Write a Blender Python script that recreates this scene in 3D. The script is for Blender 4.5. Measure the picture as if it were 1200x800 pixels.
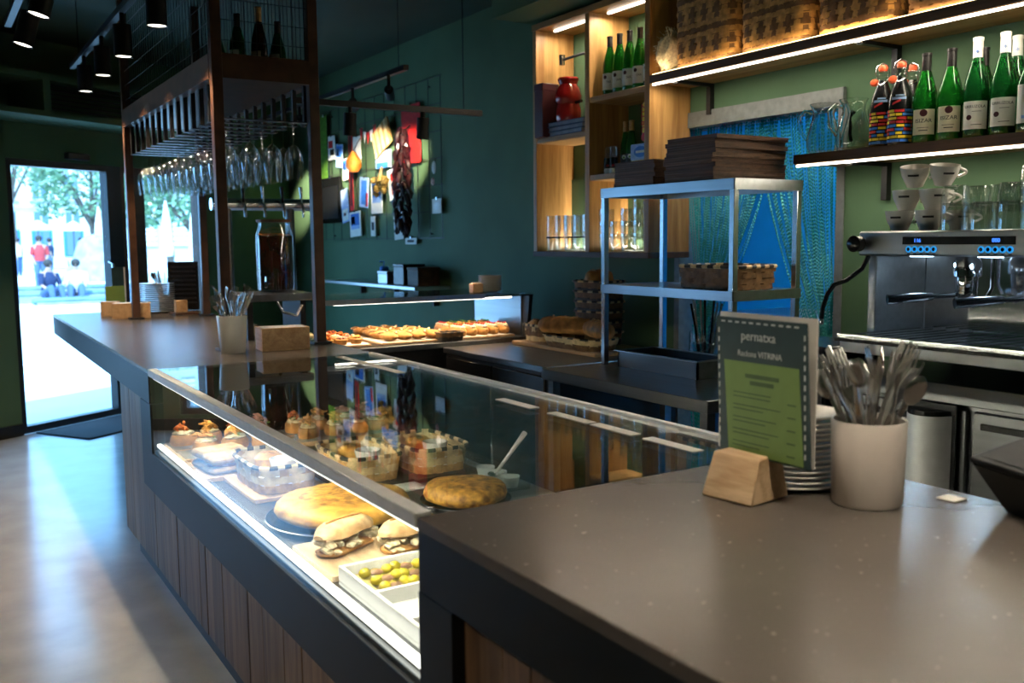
import bpy, bmesh, math, random
from mathutils import Vector, Matrix
random.seed(7)
R = math.radians
for o in list(bpy.data.objects): bpy.data.objects.remove(o)
scene = bpy.context.scene
COL = scene.collection
# ------------------------------------------------------------------ camera, world, large lights, exposure
def cam_matrix(loc, yaw, pitch, roll):
    f = Vector((math.cos(yaw)*math.cos(pitch), math.sin(yaw)*math.cos(pitch), math.sin(pitch)))
    rt = Vector((math.sin(yaw), -math.cos(yaw), 0)); up = rt.cross(f)
    r2 = rt*math.cos(roll)+up*math.sin(roll); u2 = -rt*math.sin(roll)+up*math.cos(roll)
    m = Matrix((r2, u2, -f)).transposed().to_4x4(); m.translation = loc
    return m
cd = bpy.data.cameras.new('camera'); cam = bpy.data.objects.new('camera', cd); COL.objects.link(cam)
cam.matrix_world = cam_matrix(Vector((-0.739, -1.531, 1.45)), R(58.217), R(-6.109), R(-0.527))
cd.sensor_width = 36; cd.lens = 33.456; cd.clip_start = .05; cd.clip_end = 300
cd.dof.use_dof = True; cd.dof.focus_distance = 3.3; cd.dof.aperture_fstop = 3.5
scene.camera = cam
w = bpy.data.worlds.new('world'); scene.world = w; w.use_nodes = True
bgn = w.node_tree.nodes['Background']; bgn.inputs[0].default_value = (.21, .53, 1, 1); bgn.inputs[1].default_value = 8.0
def light(name, kind, loc, energy, color, target=None, **kw):
    l = bpy.data.lights.new(name, kind); l.energy = energy; l.color = color
    for k, v in kw.items(): setattr(l, k, v)
    o = bpy.data.objects.new(name, l); COL.objects.link(o); o.location = loc
    if target is not None:
        o.rotation_euler = (Vector(target)-Vector(loc)).to_track_quat('-Z', 'Y').to_euler()
    return o
light('sun', 'SUN', (0, 10, 20), 9.0, (.62, .83, 1), target=(6, 22, 2), angle=R(1))
vs = scene.view_settings
vs.view_transform = 'Standard'; vs.look = 'None'; vs.exposure = 0.0; vs.gamma = 1; vs.use_curve_mapping = False
scene.cycles.use_denoising = True
scene.cycles.max_bounces = 12; scene.cycles.transparent_max_bounces = 40; scene.cycles.transmission_bounces = 8
scene.cycles.glossy_bounces = 5; scene.cycles.diffuse_bounces = 4
scene.cycles.sample_clamp_indirect = 4.0; scene.cycles.caustics_refractive = False; scene.cycles.caustics_reflective = False
WARM = (1, .74, .46); NEUT = (1, .88, .70); COOL = (.42, .72, 1)

# ------------------------------------------------------------------ materials
def _nt(name):
    m = bpy.data.materials.new(name); m.use_nodes = True
    return m, m.node_tree, m.node_tree.nodes['Principled BSDF']
def mat(name, col, rough=.5, metal=0, var=.12, scale=30, bump=0, trans=0, coat=0, emit=None, estr=0, spec=.5, sub=0, stretch=(1,1,1), col2=None, ior=1.45):
    m, nt, b = _nt(name)
    N = nt.nodes; L = nt.links
    b.inputs['Roughness'].default_value = rough; b.inputs['Metallic'].default_value = metal
    b.inputs['Transmission Weight'].default_value = trans; b.inputs['Coat Weight'].default_value = coat
    b.inputs['Specular IOR Level'].default_value = spec; b.inputs['IOR'].default_value = ior
    if sub: b.inputs['Subsurface Weight'].default_value = sub; b.inputs['Subsurface Radius'].default_value = (.02, .01, .005)
    tc = N.new('ShaderNodeTexCoord'); mp = N.new('ShaderNodeMapping'); mp.inputs['Scale'].default_value = stretch
    nz = N.new('ShaderNodeTexNoise'); nz.inputs['Scale'].default_value = scale; nz.inputs['Detail'].default_value = 4
    L.new(tc.outputs['Object'], mp.inputs[0]); L.new(mp.outputs[0], nz.inputs['Vector'])
    rp = N.new('ShaderNodeValToRGB')
    c1 = tuple(c*(1-var) for c in col); c2 = col2 or tuple(min(1, c*(1+var)) for c in col)
    rp.color_ramp.elements[0].color = (*c1, 1); rp.color_ramp.elements[1].color = (*c2, 1)
    rp.color_ramp.elements[0].position = .35; rp.color_ramp.elements[1].position = .65
    L.new(nz.outputs['Fac'], rp.inputs[0]); L.new(rp.outputs[0], b.inputs['Base Color'])
    if bump:
        bp = N.new('ShaderNodeBump'); bp.inputs['Strength'].default_value = bump; bp.inputs['Distance'].default_value = .004
        L.new(nz.outputs['Fac'], bp.inputs['Height']); L.new(bp.outputs[0], b.inputs['Normal'])
    if emit:
        b.inputs['Emission Color'].default_value = (*emit, 1); b.inputs['Emission Strength'].default_value = estr
    return m
def wood(name, c1, c2, axis=2, scale=14, rough=.45, rnd=.35, bump=.15):
    """grain running along an axis of the object; every plank gets its own tone"""
    m, nt, b = _nt(name); N = nt.nodes; L = nt.links
    tc = N.new('ShaderNodeTexCoord'); mp = N.new('ShaderNodeMapping')
    st = [1.0]*3; st[axis] = .07; mp.inputs['Scale'].default_value = st
    oi = N.new('ShaderNodeObjectInfo'); ad = N.new('ShaderNodeVectorMath'); ad.operation = 'MULTIPLY_ADD'
    cx = N.new('ShaderNodeCombineXYZ'); L.new(oi.outputs['Random'], cx.inputs[0]); L.new(oi.outputs['Random'], cx.inputs[1])
    ad.inputs[1].default_value = (9, 7, 5); L.new(cx.outputs[0], ad.inputs[0]); L.new(tc.outputs['Object'], ad.inputs[2])
    L.new(ad.outputs[0], mp.inputs[0])
    nz = N.new('ShaderNodeTexNoise'); nz.inputs['Scale'].default_value = scale; nz.inputs['Detail'].default_value = 6; nz.inputs['Distortion'].default_value = 1.2
    L.new(mp.outputs[0], nz.inputs['Vector'])
    nf = N.new('ShaderNodeTexNoise'); nf.inputs['Scale'].default_value = scale*9; nf.inputs['Detail'].default_value = 3
    L.new(mp.outputs[0], nf.inputs['Vector'])
    mx = N.new('ShaderNodeMath'); mx.operation = 'MULTIPLY_ADD'; mx.inputs[1].default_value = .35
    L.new(nf.outputs['Fac'], mx.inputs[0]); L.new(nz.outputs['Fac'], mx.inputs[2])
    rp = N.new('ShaderNodeValToRGB'); rp.color_ramp.elements[0].position = .48; rp.color_ramp.elements[1].position = .82
    rp.color_ramp.elements[0].color = (*c1, 1); rp.color_ramp.elements[1].color = (*c2, 1)
    L.new(mx.outputs[0], rp.inputs[0])
    hs = N.new('ShaderNodeHueSaturation'); mr = N.new('ShaderNodeMapRange')
    mr.inputs['To Min'].default_value = 1-rnd; mr.inputs['To Max'].default_value = 1+rnd
    L.new(oi.outputs['Random'], mr.inputs['Value']); L.new(mr.outputs[0], hs.inputs['Value']); L.new(rp.outputs[0], hs.inputs['Color'])
    L.new(hs.outputs[0], b.inputs['Base Color']); b.inputs['Roughness'].default_value = rough
    bp = N.new('ShaderNodeBump'); bp.inputs['Strength'].default_value = bump; bp.inputs['Distance'].default_value = .002
    L.new(mx.outputs[0], bp.inputs['Height']); L.new(bp.outputs[0], b.inputs['Normal'])
    return m
def thin_glass(name, tint=(.95, .98, .97), ior=1.5, rough=0.0, gain=1.0):
    """a thin sheet: lets light through, reflects by Fresnel"""
    m = bpy.data.materials.new(name); m.use_nodes = True; nt = m.node_tree; N = nt.nodes; L = nt.links
    N.remove(N['Principled BSDF']); out = N['Material Output']
    tr = N.new('ShaderNodeBsdfTransparent'); tr.inputs[0].default_value = (*tint, 1)
    gl = N.new('ShaderNodeBsdfGlossy'); gl.inputs['Roughness'].default_value = rough
    # Schlick reflectance, the same from both sides of the sheet
    ge = N.new('ShaderNodeNewGeometry'); dt = N.new('ShaderNodeVectorMath'); dt.operation = 'DOT_PRODUCT'
    L.new(ge.outputs['Normal'], dt.inputs[0]); L.new(ge.outputs['Incoming'], dt.inputs[1])
    ab = N.new('ShaderNodeMath'); ab.operation = 'ABSOLUTE'; L.new(dt.outputs['Value'], ab.inputs[0])
    om = N.new('ShaderNodeMath'); om.operation = 'SUBTRACT'; om.inputs[0].default_value = 1; om.use_clamp = True; L.new(ab.outputs[0], om.inputs[1])
    pw = N.new('ShaderNodeMath'); pw.operation = 'POWER'; pw.inputs[1].default_value = 5; L.new(om.outputs[0], pw.inputs[0])
    f0 = ((ior-1)/(ior+1))**2*gain
    mm = N.new('ShaderNodeMath'); mm.operation = 'MULTIPLY_ADD'; mm.inputs[1].default_value = 1-f0; mm.inputs[2].default_value = f0; mm.use_clamp = True
    L.new(pw.outputs[0], mm.inputs[0])
    mx = N.new('ShaderNodeMixShader'); L.new(mm.outputs[0], mx.inputs[0]); L.new(tr.outputs[0], mx.inputs[1]); L.new(gl.outputs[0], mx.inputs[2])
    L.new(mx.outputs[0], out.inputs['Surface'])
    return m
def emis(name, col, s):
    m, nt, b = _nt(name)
    b.inputs['Base Color'].default_value = (*col, 1); b.inputs['Emission Color'].default_value = (*col, 1); b.inputs['Emission Strength'].default_value = s
    return m
def speckle(name, base, spot, rough, scale=75):
    m = mat(name, base, rough, var=.04, scale=6)
    nt = m.node_tree; N = nt.nodes; L = nt.links; b = N['Principled BSDF']
    rp = [n for n in N if n.type == 'VALTORGB'][0]; tc = [n for n in N if n.type == 'TEX_COORD'][0]
    nz = N.new('ShaderNodeTexNoise'); nz.inputs['Scale'].default_value = scale; nz.inputs['Detail'].default_value = 2; L.new(tc.outputs['Object'], nz.inputs['Vector'])
    r2 = N.new('ShaderNodeValToRGB'); r2.color_ramp.elements[0].position = .70; r2.color_ramp.elements[1].position = .78
    L.new(nz.outputs['Fac'], r2.inputs[0])
    mu2 = N.new('ShaderNodeMath'); mu2.operation = 'MULTIPLY'; mu2.inputs[1].default_value = .45; L.new(r2.outputs[0], mu2.inputs[0])
    mx = N.new('ShaderNodeMix'); mx.data_type = 'RGBA'; L.new(mu2.outputs[0], mx.inputs[0]); L.new(rp.outputs[0], mx.inputs[6]); mx.inputs[7].default_value = (*spot, 1)
    L.new(mx.outputs[2], b.inputs['Base Color'])
    return m
M = {}
M['green'] = mat('green_wall_paint', (.070, .135, .068), .75, var=.06, scale=3)
M['teal'] = mat('dark_teal_wall_paint', (.055, .105, .085), .7, var=.06, scale=3)
M['ceil'] = mat('dark_green_ceiling_paint', (.03, .055, .035), .8, var=.08, scale=3)
M['floor'] = mat('pale_polished_concrete', (.46, .46, .45), .20, var=.10, scale=4, bump=.02)
M['stone'] = speckle('brown_grey_quartz', (.104, .091, .079), (.5, .45, .38), .27)
M['stonelight'] = M['stone']
M['black'] = mat('black_laminate', (.005, .006, .007), .45, var=.15, scale=8, spec=.25)
M['blackmetal'] = mat('black_powder_coated_metal', (.010, .010, .011), .42, var=.2, scale=40)
M['blackplastic'] = mat('black_plastic', (.008, .008, .009), .25, var=.2, scale=40)
M['plank'] = wood('walnut_plank', (.105, .056, .028), (.25, .15, .08), 2, 16, .5, .28)
M['oak'] = wood('golden_oak', (.28, .13, .035), (.52, .29, .10), 2, 12, .45, .12)
M['oakh'] = wood('golden_oak_shelf', (.24, .115, .035), (.46, .26, .095), 1, 12, .45, .12)
M['beech'] = wood('pale_beech', (.42, .24, .11), (.66, .43, .23), 1, 14, .5, .1)
M['rawwood'] = wood('raw_sawn_wood', (.45, .29, .15), (.72, .53, .32), 1, 18, .6, .08, .3)
M['dkwood'] = wood('dark_stained_wood', (.042, .019, .009), (.105, .052, .026), 1, 12, .6, .2)
M['rust'] = mat('brown_painted_steel', (.075, .034, .018), .4, var=.25, scale=12)
M['glass'] = thin_glass('clear_thin_glass')
M['pane'] = thin_glass('display_case_pane', (.94, .975, .96), 1.5, 0, 1.0)
M['panew'] = thin_glass('window_pane', (.96, .98, .98))
M['clearp'] = thin_glass('cloudy_clear_plastic', (.80, .86, .86), 1.5, .25, 2.5)
M['tumbler'] = thin_glass('drinking_glass', (.985, .99, .985), 1.5, .04, 3.6)
M['thickglass'] = mat('thick_pressed_glass', (.93, .97, .95), .015, var=.02, trans=1, ior=1.42, spec=.6)
M['wine'] = thin_glass('wine_glass_crystal', (.992, .995, .995), 1.5, .03, 2.6)
M['steel'] = mat('brushed_stainless_steel', (.46, .47, .48), .30, 1, var=.06, scale=40, stretch=(1, .03, 1))
M['steelv'] = mat('satin_steel_tube', (.52, .53, .55), .25, 1, var=.06, scale=40)
M['dksteel'] = mat('dark_brushed_steel', (.20, .205, .21), .32, 1, var=.1, scale=30, stretch=(1, .03, 1))
M['satin'] = mat('satin_aluminium', (.80, .80, .80), .5, .2, var=.04, scale=30)
M['chrome'] = mat('polished_chrome', (.80, .80, .82), .08, 1, var=.03, scale=20)
M['cutlery'] = mat('cutlery_steel', (.86, .84, .81), .2, 1, var=.05, scale=60)
M['ceramic'] = mat('white_glazed_ceramic', (.72, .69, .64), .25, var=.04, scale=9, coat=.3)
M['greycer'] = mat('warm_grey_stoneware', (.66, .60, .55), .35, var=.05, scale=10, coat=.2)
M['white'] = mat('white_plastic', (.8, .8, .78), .35, var=.03)
M['paper'] = mat('white_paper', (.78, .76, .70), .7, var=.05)
M['cream'] = mat('cream_label_paper', (.72, .66, .48), .6, var=.06)
M['ledc'] = emis('led_neutral_diffuser', (1, .93, .80), 6)
M['ledcase'] = emis('led_case_diffuser', (1, .95, .86), 4.5)
M['lens'] = emis('spot_lamp_lens', (1, .93, .78), 5)
M['bottle'] = mat('green_bottle_glass', (.012, .19, .018), .06, var=.05, trans=.5, ior=1.45)
M['bottledk'] = mat('deep_green_bottle_glass', (.008, .10, .02), .06, var=.1, trans=.35)
M['blkcap'] = mat('black_foil', (.015, .013, .013), .35, var=.3, scale=90)
M['gold'] = mat('gold_foil', (.62, .36, .16), .35, .8, var=.2, scale=90)
M['red'] = mat('red_glaze', (.32, .012, .012), .14, var=.15, scale=8, coat=.6)
M['redflat'] = mat('red_print', (.55, .02, .02), .5)
M['maroon'] = mat('maroon_board', (.05, .006, .008), .5)
M['yellowp'] = mat('yellow_print', (.75, .55, .02), .5)
M['bluep'] = mat('blue_print', (.03, .16, .55), .5)
M['lbluep'] = mat('light_blue_print', (.30, .45, .75), .5)
M['dkgreenp'] = mat('dark_green_print', (.012, .035, .035), .55)
M['limep'] = mat('lime_green_card', (.17, .27, .065), .6, var=.04)
M['inkdk'] = mat('dark_ink', (.02, .02, .02), .6)
M['inkgreen'] = mat('dark_olive_ink', (.06, .11, .03), .6)
M['inklt'] = mat('pale_ink', (.62, .64, .60), .6)
M['orange'] = mat('orange_plastic', (.75, .10, .03), .35)
M['wicker'] = mat('golden_palm_weave', (.50, .28, .09), .6, var=.3, scale=35, bump=.3)
M['wickerdk'] = mat('brown_palm_weave', (.16, .085, .035), .6, var=.3, scale=35, bump=.3)
M['wickerlt'] = mat('pale_palm_weave', (.62, .46, .24), .6, var=.2, scale=35, bump=.3)
M['wickerblk'] = mat('charred_palm_weave', (.03, .025, .022), .5, var=.3, scale=35)
M['bread'] = mat('golden_bread_crust', (.52, .25, .07), .6, var=.35, scale=22, bump=.4)
M['breadlt'] = mat('pale_bread', (.52, .29, .11), .65, var=.25, scale=26, bump=.5, col2=(.74, .52, .28))
M['crumb'] = mat('bread_crumb', (.78, .66, .44), .8, var=.15, scale=60, bump=.5)
M['tortilla'] = mat('egg_omelette', (.50, .22, .03), .5, var=.2, scale=22, bump=.6, col2=(.76, .44, .08))
M['tortdk'] = mat('browned_omelette', (.27, .095, .015), .5, var=.35, scale=40, bump=.8, col2=(.68, .36, .055))
M['topping'] = mat('roast_pepper_topping', (.55, .13, .02), .35, var=.4, scale=60, bump=.6)
M['topping2'] = mat('fried_onion_topping', (.58, .27, .06), .5, var=.45, scale=70, bump=.8)
M['ham'] = mat('cured_ham', (.42, .10, .07), .4, var=.4, scale=50, col2=(.75, .45, .35))
M['salad'] = mat('creamy_filling', (.82, .70, .46), .6, var=.25, scale=60, bump=.6)
M['green_leaf'] = mat('green_leaf', (.10, .24, .03), .5, var=.4, scale=50)
M['olive'] = mat('green_olive', (.55, .45, .03), .12, var=.2, scale=30, coat=.5)
M['anchovy'] = mat('anchovy_fillet', (.30, .16, .10), .35, var=.3, scale=60)
M['purple'] = mat('purple_cabbage', (.25, .12, .30), .5, var=.4, scale=60)
M['pepper'] = mat('dried_dark_red_pepper', (.016, .003, .004), .32, var=.4, scale=30)
M['wool'] = mat('pale_straw', (.72, .66, .52), .8, var=.25, scale=80)
M['tea'] = mat('dark_amber_drink', (.05, .012, .004), .1, var=.3, scale=12, trans=.15)
M['orangeslice'] = mat('orange_peel', (.70, .22, .03), .5)
M['chain'] = mat('turquoise_anodised_chain', (.015, .26, .23), .35, .3, var=.15, scale=50)
M['kitchen'] = mat('blue_kitchen_wall', (.03, .40, .72), .55, var=.05, scale=3)
M['kitchendk'] = mat('dark_blue_cabinet', (.01, .04, .12), .4)
M['mat'] = mat('dark_ribbed_doormat', (.025, .03, .035), .9, var=.3, scale=200, bump=.6)
M['bluesign'] = emis('blue_display_digits', (.05, .22, 1), 2.5)
M['btn'] = emis('blue_button_ring', (.02, .35, .9), .9)
M['bluedot'] = emis('blue_pilot_light', (.02, .10, 1), 4)

# ------------------------------------------------------------------ mesh helpers
def dbl(prof, t=.0016):
    """outer profile followed by the inner wall, for blown glass"""
    return list(prof)+[(max(1e-5, r-t), z+(t if i == 0 else 0)) for i, (r, z) in reversed(list(enumerate(prof)))]
class MB:
    def __init__(s): s.bm = bmesh.new()
    def box(s, x0, y0, z0, x1, y1, z1, bev=0, rot=None, piv=None):
        g = bmesh.ops.create_cube(s.bm, size=1)['verts']
        c = Vector(((x0+x1)/2, (y0+y1)/2, (z0+z1)/2))
        for v in g: v.co = Vector((v.co.x*(x1-x0), v.co.y*(y1-y0), v.co.z*(z1-z0)))+c
        if bev:
            es = list({e for v in g for e in v.link_edges})
            r = bmesh.ops.bevel(s.bm, geom=es, offset=bev, segments=1, affect='EDGES', profile=.5)
            g = list({v for f in r['faces'] for v in f.verts})
        if rot is not None:
            p = Vector(piv) if piv is not None else c
            for v in g: v.co = rot @ (v.co-p)+p
        return s
    def ring(s, c, u, v, r, n):
        return [s.bm.verts.new(Vector(c)+u*(r*math.cos(2*math.pi*i/n))+v*(r*math.sin(2*math.pi*i/n))) for i in range(n)]
    def skinrings(s, rings, cap0=True, cap1=True):
        for a, b in zip(rings[:-1], rings[1:]):
            n = len(a)
            for i in range(n): s.bm.faces.new((a[i], a[(i+1) % n], b[(i+1) % n], b[i]))
        if cap0: s.bm.faces.new(list(reversed(rings[0])))
        if cap1: s.bm.faces.new(rings[-1])
        return s
    def tube(s, pts, r, n=8, cap=True):
        pts = [Vector(p) for p in pts]; rr = r if isinstance(r, (list, tuple)) else [r]*len(pts)
        rings = []; u = None
        for i, p in enumerate(pts):
            t = (pts[min(i+1, len(pts)-1)]-pts[max(i-1, 0)]).normalized()
            if u is None: u = t.orthogonal().normalized()
            else: u = (u-t*u.dot(t)).normalized()
            rings.append(s.ring(p, u, t.cross(u), rr[i], n))
        return s.skinrings(rings, cap, cap)
    def lathe(s, prof, n=20, c=(0, 0, 0), cap0=False, cap1=False, sx=1, sy=1):
        rings = []
        for r, z in prof:
            rings.append([s.bm.verts.new((c[0]+sx*max(r, 1e-5)*math.cos(2*math.pi*i/n), c[1]+sy*max(r, 1e-5)*math.sin(2*math.pi*i/n), c[2]+z)) for i in range(n)])
        return s.skinrings(rings, cap0, cap1)
    def blob(s, c, r, jit=.1, sub=2, seed=0, squash=(1, 1, 1), rot=None):
        g = bmesh.ops.create_icosphere(s.bm, subdivisions=sub, radius=1)['verts']
        rd = random.Random(seed); a = [rd.uniform(0, 6.28) for _ in range(6)]
        for v in g:
            p = v.co.copy()
            k = 1+jit*(math.sin(3.1*p.x*2+a[0])*math.sin(2.7*p.y*2+a[1])+.6*math.sin(5*p.z+a[2])*math.sin(6*p.x+a[3])+.4*math.sin(9*p.y+a[4]+4*p.z))
            q = Vector((p.x*squash[0], p.y*squash[1], p.z*squash[2]))*k*r
            v.co = (rot @ q if rot else q)+Vector(c)
        return s
    def prism(s, poly, z0, z1):
        a = [s.bm.verts.new((x, y, z0)) for x, y in poly]; b = [s.bm.verts.new((x, y, z1)) for x, y in poly]
        return s.skinrings([a, b])
    def quad(s, a, b, c, d): s.bm.faces.new([s.bm.verts.new(p) for p in (a, b, c, d)]); return s
    def xf(s, m):
        for v in s.bm.verts: v.co = m @ v.co
        return s
    def mesh(s, name, m, smooth=True, ang=40):
        me = bpy.data.meshes.new(name); bmesh.ops.recalc_face_normals(s.bm, faces=s.bm.faces)
        s.bm.to_mesh(me); s.bm.free(); me.materials.append(m)
        if smooth:
            for p in me.polygons: p.use_smooth = True
            me.set_sharp_from_angle(angle=R(ang))
        return me
    def build(s, name, m, parent=None, loc=None, rz=0, smooth=True, ang=40):
        return ob(name, s.mesh(name, M[m] if isinstance(m, str) else m, smooth, ang), parent, loc, rz)
def ob(name, data, parent=None, loc=None, rz=0):
    o = bpy.data.objects.new(name, data); COL.objects.link(o)
    if parent is not None: o.parent = parent
    if loc is not None: o.location = loc
    if rz: o.rotation_euler.z = rz
    return o
def tag(o, label, cat, group=None):
    o['label'] = label; o['category'] = cat
    if group: o['group'] = group
    return o
def T(name, label, cat, loc=(0, 0, 0), rz=0, group=None):
    return tag(ob(name, None, None, loc, rz), label, cat, group)
def struct(name, mb, m, parent=None, smooth=False):
    o = mb.build(name, m, parent, smooth=smooth)
    if parent is None: o['kind'] = 'structure'
    return o
def sgroup(name):
    o = ob(name, None); o['kind'] = 'structure'; return o
def copy_tree(o, loc=None, rz=None, label=None, group=None, parent=None):
    c = o.copy(); COL.objects.link(c); c.parent = parent
    if loc is not None: c.location = loc
    if rz is not None: c.rotation_euler.z = rz
    if label: c['label'] = label
    if group: c['group'] = group
    for ch in list(o.children): copy_tree(ch, parent=c)
    return c
def text_mesh(body, size, depth=.0006, align='CENTER'):
    cu = bpy.data.curves.new('lettering', 'FONT'); cu.body = body; cu.size = size; cu.extrude = depth
    cu.align_x = align; cu.align_y = 'CENTER'; cu.resolution_u = 2
    t = bpy.data.objects.new('lettering', cu); COL.objects.link(t)
    me = bpy.data.meshes.new_from_object(t.evaluated_get(bpy.context.evaluated_depsgraph_get()))
    bpy.data.objects.remove(t); bpy.data.curves.remove(cu)
    return me
def text(name, body, size, m, parent, mtx, depth=.0006, align='CENTER', sx=1, wrap=None):
    """lettering; wrap = radius bends it round a bottle whose axis is local z"""
    me = text_mesh(body, size, depth, align)
    for v in me.vertices:
        x, y, z = v.co; x *= sx
        if wrap:
            a = x/wrap; v.co = mtx @ Vector(((wrap+z)*math.sin(a), -(wrap+z)*math.cos(a), y))
        else: v.co = mtx @ Vector((x, y, z))
    me.materials.clear(); me.materials.append(M[m]); me.name = name
    return ob(name, me, parent)
# local axes for writing on a face that looks towards -X (reads along -Y) or towards -Y
FACE_NX = Matrix(((0, 0, -1, 0), (-1, 0, 0, 0), (0, 1, 0, 0), (0, 0, 0, 1)))
def at(x, y, z): return Matrix.Translation((x, y, z))
RZ = lambda a: Matrix.Rotation(a, 4, 'Z')
# ------------------------------------------------------------------ the setting
WX = 2.62                                   # back wall plane
U = Vector((.841, .541, 0)).normalized(); NRM = Vector((-U.y, U.x, 0))   # far wall: along, outwards
P0 = Vector((-.10, 6.55, 0))
FAR = Matrix((U, NRM, Vector((0, 0, 1)))).transposed().to_4x4(); FAR.translation = P0
XL, YN, HC = -3.4, -4.2, 3.0
yl = P0.y+(XL-P0.x)*U.y/U.x; yr = P0.y+(WX-P0.x)*U.y/U.x
struct('floor', MB().prism([(XL, YN), (WX+.1, YN), (WX+.1, yr+.06), (XL, yl)], -.1, 0), 'floor')
struct('ceiling', MB().prism([(XL-.1, YN-.1), (WX+2.3, YN-.1), (WX+2.3, yr+1.8), (XL-.1, yl+.3)], HC, HC+.1), 'ceil')
b = MB(); b.box(WX, YN, 0, WX+.12, 1.23, HC); b.box(WX, 2.23, 0, WX+.12, yr+.1, HC); b.box(WX, 1.23, 2.03, WX+.12, 2.23, HC)
struct('wall_back', b, 'green')
b = MB()   # far wall with door, window and added daylight openings, local frame along the wall
smin = (XL-P0.x)/U.x; smax = (WX-P0.x)/U.x
for s0, s1, z0, z1 in ((smin, -2.0, 0, HC), (-2.0, -.95, 0, .12), (-.95, -.06, 0, HC), (-2.0, 1.95, 2.09, HC), (1.95, smax, 0, HC), (1.02, 1.95, 0, .5)):
    b.box(s0, 0, z0, s1, .14, z1)
struct('wall_far', b.xf(FAR), 'green')
struct('wall_left', MB().box(XL-.1, YN, 0, XL, yl+.1, HC), 'green')
struct('wall_near', MB().box(XL-.1, YN-.1, 0, WX+.12, YN, HC), 'green')
struct('trim_1', MB().box(2.12, YN, 2.70, WX, 3.27, HC), 'green')
# skirting on the far wall left of the door
struct('baseboard_far', MB().box(smin, -.015, 0, -.06, 0, .09).xf(FAR), 'blackmetal')
# glazed door
d = sgroup('door_1')
b = MB(); b.box(-.06, .02, 0, -.005, .10, 2.09); b.box(.875, .02, 0, 1.02, .10, 2.09); b.box(-.005, .02, 2.04, .875, .10, 2.09); b.box(-.005, .02, 0, .875, .10, .055)
b.xf(FAR).build('frame', 'blackmetal', d, smooth=False)
MB().box(-.005, .055, .055, .875, .061, 2.04).xf(FAR).build('pane', 'panew', d, smooth=False)
b = MB(); b.box(.45, -.055, 2.11, .66, -.002, 2.165, .006); b.xf(FAR).build('door_closer', 'blackmetal', d)
b = MB(); b.tube([(.83, -.01, .95), (.83, -.05, .97), (.83, -.05, 1.28), (.83, -.01, 1.30)], .012); b.xf(FAR).build('handle', 'steelv', d)
wd = sgroup('added_window')      # unseen window added left of the door to let blue daylight in
b = MB()
for s0 in (-2.0, -1.0): b.box(s0, .02, .12, s0+.05, .10, 2.09)
b.box(-1.95, .02, .12, -1.0, .10, .17); b.box(-1.95, .02, 2.04, -1.0, .10, 2.09); b.xf(FAR).build('window_frame', 'blackmetal', wd, smooth=False)
MB().box(-1.95, .055, .17, -1.0, .061, 2.04).xf(FAR).build('pane', 'panew', wd, smooth=False)
wd = sgroup('window_1')
b = MB(); b.box(1.02, .02, .5, 1.06, .10, 2.09); b.box(1.90, .02, .5, 1.95, .10, 2.09); b.box(1.06, .02, 2.04, 1.9, .10, 2.09); b.box(1.06, .02, .5, 1.9, .10, .55)
b.box(1.15, .02, .55, 1.27, .10, 2.04)
b.xf(FAR).build('window_frame', 'rust', wd, smooth=False)
for s0, s1 in ((1.06, 1.15), (1.27, 1.90)): MB().box(s0, .055, .55, s1, .061, 2.04).xf(FAR).build('pane', 'panew', wd, smooth=False)
# ventilation bulkhead above the door
v = sgroup('trim_2')
b = MB(); b.box(-2.6, -.45, 2.36, 1.5, 0, 2.40); b.box(-2.6, -.45, 2.62, 1.5, 0, 2.66); b.box(-2.6, -.06, 2.40, 1.5, 0, 2.62); b.box(-.06, -.45, 2.40, .0, -.06, 2.62)
b.xf(FAR).build('bulkhead', 'green', v, smooth=False)
for i in range(6):
    MB().box(.0, -.42, 2.425+i*.033, 1.48, -.40, 2.433+i*.033, rot=None).xf(FAR).build('louvre', 'blackmetal', v, smooth=False)
# doormat
tag(MB().box(.02, -.62, 0, .86, -.04, .012, .004).xf(FAR).build('doormat', 'mat'), 'dark blue-black doormat on the pale floor inside the glazed door', 'doormat')
# kitchen behind the chain curtain
KX = 4.5
struct('wall_kitchen', MB().box(KX, -.2, 0, KX+.1, 4.2, HC), 'kitchen')
b = MB(); b.box(WX+.12, -.3, 0, KX, -.2, HC); b.box(WX+.12, 4.2, 0, KX, 4.3, HC); struct('wall_kitchen_side', b, 'kitchen')
struct('floor_kitchen', MB().box(WX+.1, -.3, -.1, KX+.1, 4.3, 0), 'floor')
k = T('kitchen_light', 'long cool white ceiling lamp in the blue kitchen behind the chain curtain', 'lamp', (3.6, 1.9, 2.93))
MB().box(-.08, -.65, 0, .08, .65, .06, .01).build('housing', 'white', k)
MB().box(-.06, -.62, -.012, .06, .62, 0).build('diffuser', emis('kitchen_tube', (.35, .68, 1), 5), k)
l = light('kitchen_lamp', 'AREA', (0, 0, -.05), 55, (.22, .60, 1), shape='RECTANGLE', size=.2, size_y=1.2); l.parent = k
k = T('kitchen_cabinet', 'dark blue low cabinet against the blue kitchen wall', 'cabinet', (4.1, 2.3, 0))
MB().box(-.35, -.9, .08, .38, .9, .92, .006).build('body', 'kitchendk', k)
MB().box(-.36, -.92, .92, .39, .92, .95, .004).build('worktop', 'steel', k)
for i in range(3):
    dd = MB().box(-.372, -.88+i*.6, .12, -.35, -.30+i*.6, .9, .004).build('door', 'kitchendk', k)
    MB().tube([(-.372, -.7+i*.6, .84), (-.395, -.7+i*.6, .84), (-.395, -.48+i*.6, .84), (-.372, -.48+i*.6, .84)], .006).build('handle', 'steelv', dd)
b = MB()
for i in range(2): b.box(KX-.02, .35+i*1.9, 0, KX, .40+i*1.9, 2.2)
struct('trim_3', b, 'kitchen')
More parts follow.
